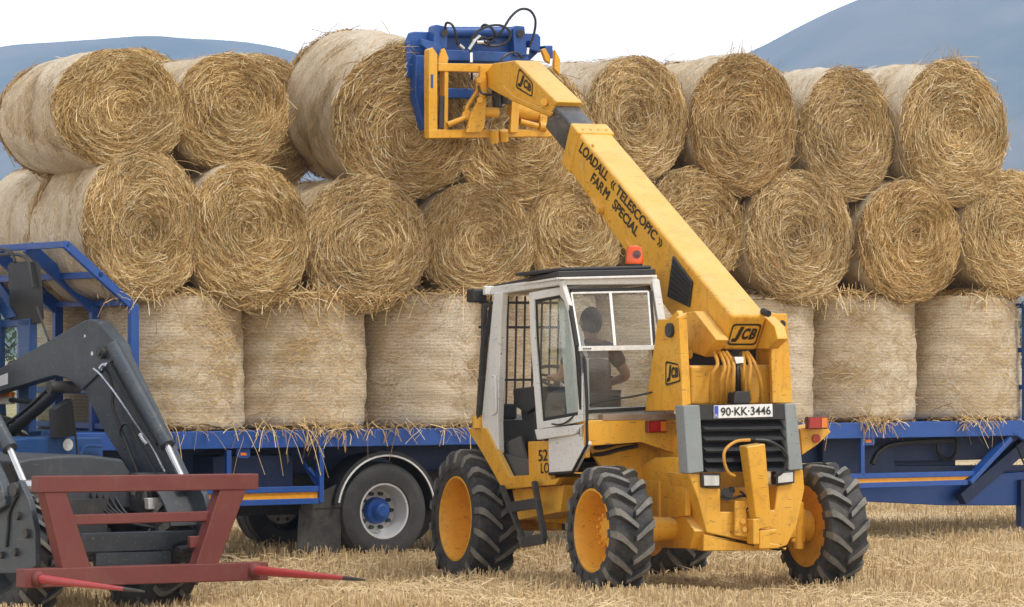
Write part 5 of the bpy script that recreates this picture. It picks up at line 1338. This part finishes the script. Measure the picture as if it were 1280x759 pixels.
# wheels
def tr_wheel(r, f, z, R, w, rim_r, nl):
    e = bpy.data.objects.new('wheel', None); link(e, trc); e.location = (r, f, z); e.rotation_euler = (random.uniform(0, 6), 0, 0)
    m_ = MB(); lug_tyre(m_, R, w, rim_r, nl, lug_h=0.04, flip=1 if r > 0 else -1); m_.build('tyre', [M['tyre'], M['lug']], e, bevel=0.004, seg=1)
    m_ = MB(); k = 1 if r > 0 else -1
    m_.lathe([(k*w*0.42, rim_r + 0.01), (k*w*0.45, rim_r - 0.01), (k*w*0.2, rim_r - 0.04), (k*w*0.02, rim_r*0.8), (k*w*0.05, rim_r*0.4), (k*w*0.05, 0)], (0, 0, 0), (1, 0, 0), 36); m_.lathe([(-k*w*0.42, rim_r + 0.01), (-k*w*0.3, rim_r - 0.03), (-k*w*0.0, rim_r*0.8)], (0, 0, 0), (1, 0, 0), 36); m_.build('rim', M['plastic'], e)
tr_wheel(-0.74, -0.98, 0.30, 0.59, 0.38, 0.32, 17); tr_wheel(0.60, -0.98, 0.30, 0.56, 0.36, 0.31, 18)
tr_wheel(-0.86, -3.9, 0.66, 0.78, 0.44, 0.44, 20); tr_wheel(0.86, -3.9, 0.66, 0.78, 0.44, 0.44, 20)
mb = MB()
for r in (-0.74, ):
    n = 14; vs = []
    for i in range(n + 1):
        a = math.radians(20 + 120*i/n)
        for rr, x in ((0.64, r - 0.2), (0.66, r - 0.2), (0.66, r + 0.2), (0.64, r + 0.2)): vs.append(V((x, -0.98 + rr*math.cos(a), 0.30 + rr*math.sin(a))))
    fs = [(i*4 + j, i*4 + (j+1) % 4, i*4 + 4 + (j+1) % 4, i*4 + 4 + j) for i in range(n) for j in range(4)]; mb.add(vs, fs)
mb.build('front_mudguard', M['plastic'], trc)
for k in range(5):
    mb = MB(); mb.tube([QR(112 + 6*k, 606, -1.1), QR(120 + 9*k, 628 + 3*k, -0.9), QR(150 + 6*k, 650, -0.8), QR(196 + 4*k, 660 + 3*k, -0.6)], 0.014, 8, 5); mb.build('hydraulic_line', M['hose'], trc)
mb = MB(); mb.cyl((-0.7, -0.98, 0.30), (0.7, -0.98, 0.30), 0.09, n=14); mb.box((-0.22, -4.6, 0.45), (0.22, -0.85, 0.75)); mb.cyl((-0.8, -3.9, 0.66), (0.8, -3.9, 0.66), 0.12, n=14)
mb.build('axle', M['blackmetal'], trc)
mb = MB()
for r in (-0.60, 0.64): mb.bar(V((r, -3.75, 0.4)), V((r, -3.75, 1.9)), 0.10, 0.22, up=(0, 1, 0)); mb.bar(V((r, -3.75, 0.55)), V((0, -3.5, 0.5)), 0.1, 0.12)
mb.build('loader_mast', M['slate'], trc, bevel=0.008)
# ------------------------------------------------------------------ flatbed trailer
TR = TRAI; A = TR.rear
trl = tag(thing('flatbed_trailer', TR), 'long blue flatbed trailer stacked three high with round straw bales', 'trailer')
x0, x1 = ax(95), 9.6
ZD = 1.262
mb = MB()
mb.box((x0, 0.0, ZD - 0.165), (x1, 0.06, ZD)); mb.box((x0, 2.44, ZD - 0.165), (x1, 2.5, ZD)); mb.box((x0, 0.0601, ZD - 0.06), (x1, 2.4399, ZD - 0.004))
mb.build('deck', M['blue'], trl, bevel=0.008)
mb = MB()
mb.box((x0, 0.72, 0.82), (x1 - 1.0, 0.84, ZD - 0.062)); mb.box((x0, 1.66, 0.82), (x1 - 1.0, 1.78, ZD - 0.062))
k = x0 + 0.3
while k < x1:
    mb.box((k, 0.0605, ZD - 0.15), (k + 0.07, 2.4395, ZD - 0.061)); k += 0.62
mb.box((ax(285), 0.30, 0.70), (ax(385), 0.72, 1.02))
# neck towards the drawbar
g0 = A(1075, 600, 0.75).x
mb.prism([V((g0, 0.75, 0.42)), V((g0 + 4.2, 0.75, 0.40)), V((g0 + 4.2, 0.75, 0.72)), V((g0 + 0.2, 0.75, 0.78)), V((g0 - 0.3, 0.75, 0.85))], (0, 0.1, 0))
mb.box((g0 + 0.2, 0.86, 0.55), (g0 + 1.4, 1.6, 0.95))
mb.box((A(1030, 560, 0.6).x, 0.62, 0.62), (A(1120, 560, 0.6).x, 0.70, 1.18))
mb.build('chassis_beam', M['navy'], trl, bevel=0.008)
mb = MB()
mb.prism([A(px, py, 0.62) for px, py in ((1060, 606), (1300, 588), (1300, 632), (1180, 632), (1060, 626))], (0, 0.10, 0))
mb.build('drawbar', M['blue'], trl, bevel=0.01)
mb = MB(); mb.bar(A(1200, 624, 0.5), A(1284, 552, 0.5), 0.12, 0.14); mb.bar(A(1277, 600, 0.60), A(1277, 705, 0.60), 0.09, 0.09); mb.build('drawbar_brace', M['navy'], trl, bevel=0.006)
mb = MB(); mb.prism([A(px, py, -0.004) for px, py in ((1264, 540), (1300, 539), (1300, 560), (1280, 550))], (0, 0.06, 0)); mb.build('corner_gusset', M['blue'], trl, bevel=0.006)
# side guards
def guard(posts, ra, rb, strut=None):
    """posts: px of the uprights; ra, rb: (px0, py0, px1, py1) of the two rails."""
    m_ = MB()
    for (pt, pb, w) in posts: m_.bar(A(*pt, 0.03), A(*pb, 0.03), 0.05, w, up=(0, 1, 0))
    for r in (ra, rb): m_.bar(A(r[0], r[1], 0.035), A(r[2], r[3], 0.035), 0.06, 0.055)
    if strut: m_.bar(A(*strut[0], 0.04), A(*strut[1], 0.04), 0.05, 0.14, up=(0, 1, 0))
    g = m_.build('side_guard', M['blue'], trl, bevel=0.005)
    m2 = MB(); q = [A(ra[0], ra[1] + 3.4, 0.025), A(ra[2] - 3, ra[3] + 3.4, 0.025), A(rb[2] - 3, rb[3] - 3.2, 0.025), A(rb[0], rb[1] - 3.2, 0.025)]
    m2.prism(q, (0, 0.012, 0)); m2.build('marker_strip', M['orange'], g)
guard([((285, 563), (285, 600), 0.05), ((400, 560), (400, 628), 0.075)], (150, 617, 400, 611), (150, 633, 400, 626))
guard([((1077, 544), (1077, 596), 0.05)], (1040, 596, 1216, 592), (1040, 608, 1208, 603), ((1209, 603), (1260, 548)))
mb = MB()
mb.bar(A(385, 585, 0.08), A(398, 600, 0.08), 0.03, 0.04, up=(0, 1, 0)); mb.bar(A(370, 562, 0.3), A(396, 606, 0.06), 0.02, 0.03)
mb.build('guard_stay', M['blue'], trl)
for px in (304, 1085, 720):
    py = 560 if px < 1000 else 544
    mb = MB(); mb.prism([A(px - 8, py, 0.03), A(px + 9, py, 0.03), A(px + 9, py + 10, 0.03), A(px + 6, py + 13, 0.03), A(px - 5, py + 13, 0.03), A(px - 8, py + 10, 0.03)], (0, 0.03, 0)); b_ = mb.build('marker_lamp', M['blue'], trl, bevel=0.004)
    mb = MB(); mb.prism([A(px - 3, py + 6, 0.025), A(px + 4, py + 6, 0.025), A(px + 4, py + 9.5, 0.025), A(px - 3, py + 9.5, 0.025)], (0, 0.01, 0)); mb.build('lens', M['amber'], b_)
mb = MB(); mb.tube([A(px, py, 0.4) for px, py in ((1090, 580), (1098, 565), (1115, 556), (1150, 552), (1190, 550))], 0.03, 8, 5); mb.build('air_line', M['hose'], trl)
mb = MB(); c_ = A(1184, 556, 0.66); mb.tube([c_ + V((0.14*math.cos(a), 0, 0.16*math.sin(a))) for a in [2*math.pi*k/24 for k in range(25)]], 0.018, 6); mb.build('cable_coil', M['hose'], trl)
mb = MB(); mb.tube([A(px, py, 0.3) for px, py in ((1270, 556), (1276, 570), (1282, 584))], 0.012, 6, 4); mb.build('rope_hook', M['rubber'], trl)

# wheels
def road_wheel(x, y, side, label=None, R=0.47, w=0.34):
    e = bpy.data.objects.new('wheel', None); link(e, trl); e.location = (x, y, R); e.rotation_euler = (0, 0, 0)
    hw = w/2; s = side
    mb = MB(); rr = R*0.56
    pf = [(-hw*0.8, rr), (-hw*0.95, rr*1.06), (-hw, R*0.78), (-hw*0.97, R*0.9), (-hw*0.84, R*0.975), (-hw*0.5, R), (-hw*0.46, R - 0.012), (-hw*0.40, R - 0.012), (-hw*0.36, R), (-0.01, R)]
    pf = pf + [(-a, b) for a, b in reversed(pf)]
    mb.lathe(pf, (0, 0, 0), (0, 1, 0), 64); mb.build('tyre', M['ttyre'], e)
    mb = MB(); k = -1
    pr_ = [(k*hw*0.78, rr + 0.006), (k*hw*0.86, rr + 0.01), (k*hw*0.86, rr - 0.012), (k*hw*0.55, rr - 0.022), (k*hw*0.35, rr*0.90), (k*hw*0.10, rr*0.86), (-k*hw*0.20, rr*0.80), (-k*hw*0.26, rr*0.68), (-k*hw*0.22, rr*0.42), (-k*hw*0.22, 0)]
    mb.lathe([(a*side, b) for a, b in pr_], (0, 0, 0), (0, 1, 0), 48); mb.build('rim', M['silver'], e)
    mb = MB(); d = side*k
    mb.lathe([(-d*hw*0.22, rr*0.50), (d*hw*0.25, rr*0.46), (d*hw*0.30, rr*0.42), (d*hw*0.30, rr*0.30), (d*hw*0.72, rr*0.26), (d*hw*0.80, rr*0.20), (d*hw*0.80, 0)], (0, 0, 0), (0, 1, 0), 32); mb.build('hub', M['blue'], e)
    for i in range(10):
        mb = MB(); a = 2*math.pi*i/10; q = V((rr*0.64*math.cos(a), -d*hw*0.26, rr*0.64*math.sin(a))); mb.cyl(q, q + V((0, d*0.05, 0)), 0.021, n=6)
        mb.build('wheel_nut', M['blackmetal'], e)
wx = A(482, 641, 0.10).x
for dx in (0.0, 1.32):
    for y, s in ((0.27, 1), (2.23, -1)): road_wheel(wx + dx, y, s)
# mudguards
def mudguard(x, y):
    mb = MB(); n = 22; Ri, Ro = 0.53, 0.56; vs = []
    for i in range(n + 1):
        a = math.radians(8 + 164*i/n)
        for rr, yy in ((Ri, y - 0.19), (Ro + 0.02, y - 0.19), (Ro, y + 0.19), (Ri, y + 0.19)): vs.append(V((x + rr*math.cos(a), yy, 0.47 + rr*math.sin(a))))
    fs = []
    for i in range(n):
        for j in range(4): l = (j + 1) % 4; fs.append((i*4 + j, i*4 + l, i*4 + 4 + l, i*4 + 4 + j))
    mb.add(vs, fs); g = mb.build('mudguard', M['black'], trl)
    mb = MB(); mb.tube([V((x + 0.535*math.cos(a), y - 0.196, 0.47 + 0.535*math.sin(a))) for a in [math.radians(10 + 160*i/24) for i in range(25)]], 0.010, 6); mb.build('white_edge', M['whitetrim'], g)
mudguard(wx, 0.27)
mb = MB(); mb.prism([A(px, py, 0.16) for px, py in ((374, 634), (428, 632), (425, 690), (371, 691))], (0, 0.012, 0)); mb.prism([A(px, py, 0.15) for px, py in ((376, 628), (432, 600), (430, 634), (376, 636))], (0, 0.012, 0)); mb.build('mudflap', M['flap'], trl)
mb = MB()
for dx in (0, 1.32): mb.cyl((wx + dx, 0.4, 0.47), (wx + dx, 2.1, 0.47), 0.08, n=14); mb.box((wx + dx - 0.45, 0.66, 0.60), (wx + dx + 0.45, 0.72, 0.70))
mb.box((wx - 1.5, 0.9, 0.42), (wx - 0.2, 1.5, 0.84)); mb.box((wx - 2.6, 1.62, 0.40), (wx + 2.2, 1.655, 1.05)); mb.cyl((wx - 2.6, 0.9, 0.78), (wx - 1.9, 0.9, 0.78), 0.14, n=18)  # the long thin panel is no axle: added to darken the space under the deck
mb.build('axle', M['blackmetal'], trl)

# end frames: uprights cranked outwards at the top, with cross bars
def end_frame(xa, corner_px, sgn, top_px, nposts=3):
    """corner_px: px of the near post; built across the trailer at xa."""
    mb = MB()
    ys = [-0.01, 0.82, 1.64, 2.47]; z0 = ZD; z1 = A(165, 381, 0.0).z; dx = -0.68*sgn; z2 = A(97, 306, 0.03).z
    for y in ys:
        mb.bar(V((xa, y, z0 - 0.1)), V((xa, y, z1)), 0.085, 0.075, up=(0, 1, 0)); mb.bar(V((xa, y, z1 - 0.02)), V((xa + dx, y, z2)), 0.075 if y < 0.5 else 0.12, 0.06, up=(0, 1, 0))
    for t in (0.02, 0.30, 0.62, 1.0):
        z = z0 + (z1 - z0)*t + 0.02; mb.bar(V((xa, ys[0], z)), V((xa, ys[-1], z)), 0.055, 0.055)
    for t in (0.5, 1.0):
        p = V((xa, 0, z1)).lerp(V((xa + dx, 0, z2)), t); mb.bar(p + V((0, ys[0] - 0.03, 0)), p + V((0, ys[-1] + 0.03, 0)), 0.06, 0.06)
    return mb.build('end_frame', M['blue'], trl, bevel=0.006)
end_frame(ax(166, 450), None, 1, None)
mb = MB()
xe = A(1283, 450, 0.03).x
for y in (0.03, 0.9, 1.7, 2.47): mb.bar(V((xe, y, ZD - 0.1)), V((xe, y, 2.55)), 0.08, 0.07, up=(0, 1, 0))
for z in (1.62, 2.02, 2.5): mb.bar(V((xe, 0.03, z)), V((xe, 2.47, z)), 0.05, 0.05)
mb.build('end_frame', M['blue'], trl, bevel=0.006)
# ------------------------------------------------------------------ hills, hedge, sky, light, camera
def hillmat():
    m, nt, p = newmat('moorland_hill')
    f = noise_tex(nt, 0.004, 8, 0.62); g = noise_tex(nt, 0.013, 7, 0.65)
    c = ramp(nt, f, [(0.38, (0.02, 0.035, 0.02)), (0.5, (0.09, 0.095, 0.05)), (0.62, (0.17, 0.14, 0.09))])
    c = mixc(nt, ramp(nt, g, [(0.45, (0,)*3), (0.7, (0.4,)*3)]), c, (0.05, 0.07, 0.035))
    nt.links.new(c, p.inputs['Base Color']); p.inputs['Roughness'].default_value = 0.95
    return m
def hill(prof, dist, name, label, seed):
    """prof: skyline pixels. A solid ridge with a front and a back slope."""
    rng = np.random.default_rng(seed)
    pxs = np.arange(prof[0][0], prof[-1][0] + 1, 8.0)
    py = np.interp(pxs, [p[0] for p in prof], [p[1] for p in prof])
    k = 9; py = np.convolve(np.pad(py, k, mode='edge'), np.ones(2*k + 1)/(2*k + 1), 'valid')
    X = (pxs - CX)/FPX*dist; top = CH + (HY - py)/FPX*dist
    rows = [(-1500, 0.0), (-1100, 0.16), (-700, 0.42), (-350, 0.74), (-120, 0.93), (0, 1.0), (150, 0.97), (400, 0.7), (800, 0.0)]
    vs = []
    for dy, fz in rows:
        yy = dist + dy + (60*np.sin(X/170 + seed) if 0 < fz < 1 else 0)
        wob = 0 if fz in (0.0, 1.0) else 1
        zz = top*fz + wob*(12*np.sin(X/90 + dy/200.0 + seed) + 6*np.sin(X/37 + dy/70.0))
        if fz == 0.0: zz = np.zeros_like(X) - 0.5
        vs.append(np.stack([X, np.zeros_like(X) + yy, zz], -1))
    n = len(X); vs = np.concatenate(vs); i = np.arange(len(rows) - 1)[:, None]*n + np.arange(n - 1)[None]
    me = fast_mesh(name, vs, np.stack([i, i + 1, i + n + 1, i + n], -1).reshape(-1, 4), mats=[HM], smooth=True)
    o = bpy.data.objects.new(name, me); COL.objects.link(o); tag(o, label, 'hill', kind='structure')
HM = hillmat()
hill([(-700, 440), (-500, 260), (-250, 150), (-100, 110), (0, 69), (30, 57), (62, 48), (85, 47), (110, 51), (140, 52), (180, 47), (220, 46), (260, 49), (300, 52), (340, 54), (372, 60), (420, 82), (520, 150), (640, 240), (800, 330), (950, 438)], 3800, 'hills', 'blue hazy hill with two low humps beyond the load', 1)
hill([(560, 438), (700, 250), (800, 150), (880, 98), (940, 66), (985, 40), (1030, 16), (1070, -2), (1120, -18), (1180, -34), (1240, -48), (1320, -60), (1450, -50), (1700, 20), (1950, 200), (2150, 438)], 3400, 'hills', 'higher blue hazy hill rising out of the picture behind the right end of the load', 4)

# hedge along the far side of the field
def hedge():
    rng = np.random.default_rng(8); n = 26000
    x = rng.uniform(-45, 45, n); y = 168 + rng.normal(0, 1.2, n)
    hh = 3.6 + 0.9*np.sin(x*0.5) + 0.7*np.sin(x*1.3 + 2) + 0.5*np.sin(x*3.1)
    z = hh*rng.uniform(0.0, 1, n)**0.6
    c = np.stack([x, y - 0.6*(1 - z/hh), z], -1)
    a, b = unit(rng.normal(0, 1, (n, 3))), unit(rng.normal(0, 1, (n, 3))); s = rng.uniform(0.10, 0.30, (n, 1))
    Vv = np.stack([c - a*s, c + b*s*.6, c + a*s, c - b*s*.6], 1).reshape(-1, 3)
    col = np.array((0.05, 0.085, 0.028))*rng.uniform(0.5, 1.7, (n, 1))*np.array((1, 1, 1)) + rng.uniform(0, 0.02, (n, 3))
    m, nt, p = newmat('hedge_leaves'); at_ = N(nt, 'ShaderNodeAttribute'); at_.attribute_name = 'tint'
    nt.links.new(at_.outputs['Color'], p.inputs['Base Color']); p.inputs['Roughness'].default_value = 0.7
    me = fast_mesh('hedge', Vv, np.arange(4*n).reshape(-1, 4), np.repeat(col, 4, 0), mats=[m])
    o = bpy.data.objects.new('hedge', me); COL.objects.link(o)
    tag(o, 'dark green field hedge on the far side of the stubble behind the trailer', 'hedge')
hedge()

# air
HAZE = True
if HAZE:
    mb = MB(); mb.box((-3000, -12, -1.6), (3000, 4900, 520))
    m = bpy.data.materials.new('haze_air'); m.use_nodes = True; nt = m.node_tree; nt.nodes.remove(nt.nodes['Principled BSDF'])
    pv = N(nt, 'ShaderNodeVolumePrincipled'); pv.inputs['Density'].default_value = 0.00024; pv.inputs['Color'].default_value = (0.42, 0.63, 1.0, 1); pv.inputs['Anisotropy'].default_value = 0.2
    nt.links.new(pv.outputs[0], nt.nodes['Material Output'].inputs['Volume'])
    o = mb.build('haze', m, smooth=False); tag(o, 'pale blue summer haze lying between the field and the hills', 'haze', kind='stuff')

SUN_EL, SUN_AZ = math.radians(58), math.radians(52)     # from behind the camera, high on the right
w = bpy.data.worlds.new('World'); SC.world = w; w.use_nodes = True
nt = w.node_tree; bg = nt.nodes['Background']; bg.inputs['Strength'].default_value = 0.12
sky = N(nt, 'ShaderNodeTexSky'); sky.sky_type = 'NISHITA'; sky.sun_disc = False
sky.sun_elevation = SUN_EL; sky.sun_rotation = math.pi - SUN_AZ
sky.dust_density = 3.0
tc = N(nt, 'ShaderNodeTexCoord')
mp = N(nt, 'ShaderNodeMapping'); mp.inputs['Scale'].default_value = (1, 1, 3.0); nt.links.new(tc.outputs['Generated'], mp.inputs[0])
cl = noise_tex(nt, 2.2, 6, 0.6, mp.outputs[0])
cc = ramp(nt, cl, [(0.32, (0.78, 0.80, 0.84)), (0.62, (1.0, 1.0, 1.0))])
mul = N(nt, 'ShaderNodeMix', data_type='RGBA', blend_type='MULTIPLY'); mul.inputs[0].default_value = 1
nt.links.new(cc, mul.inputs[6]); mul.inputs[7].default_value = (10.4, 10.4, 10.5, 1)
sp = N(nt, 'ShaderNodeSeparateXYZ'); nt.links.new(tc.outputs['Generated'], sp.inputs[0])
hz = ramp(nt, sp.outputs['Z'], [(0.0, (3.0, 2.75, 2.35)), (0.10, (2.9, 2.65, 2.3)), (0.26, (1.0,)*3)])      # brighter thin cloud low over the horizon
mul2 = mixc(nt, 1.0, mul.outputs[2], hz, 'MULTIPLY')
mx = mixc(nt, 0.90, sky.outputs[0], mul2)     # a closed white cloud deck over the sky
nt.links.new(mx, bg.inputs['Color'])
sd = bpy.data.lights.new('sun', 'SUN'); sd.energy = 2.4; sd.angle = math.radians(11); sd.color = (1.0, 0.965, 0.90)
so = bpy.data.objects.new('sun', sd); COL.objects.link(so)
dirv = V((math.sin(SUN_AZ)*math.cos(SUN_EL), -math.cos(SUN_AZ)*math.cos(SUN_EL), math.sin(SUN_EL)))   # towards the sun
so.rotation_euler = dirv.to_track_quat('Z', 'Y').to_euler(); so.location = dirv*60

cd = bpy.data.cameras.new('camera'); co = bpy.data.objects.new('camera', cd); COL.objects.link(co); SC.camera = co
cd.sensor_fit = 'HORIZONTAL'; cd.sensor_width = 36.0; cd.lens = 36.0*FPX/1280
cd.shift_y = (HY - 379.5)/1280
co.location = CAM; co.rotation_euler = (math.radians(90), 0, 0)
cd.clip_start = 0.5; cd.clip_end = 20000
SC.view_settings.view_transform = 'Standard'; SC.view_settings.look = 'None'; SC.view_settings.exposure = -0.14; SC.view_settings.gamma = 1
SC.view_settings.use_curve_mapping = False
SC.render.engine = 'CYCLES'
SC.cycles.max_bounces = 8; SC.cycles.transparent_max_bounces = 12; SC.cycles.volume_bounces = 1
SC.cycles.use_denoising = True; SC.cycles.denoising_prefilter = 'NONE'; SC.cycles.denoising_input_passes = 'RGB_ALBEDO_NORMAL'; SC.cycles.use_adaptive_sampling = False
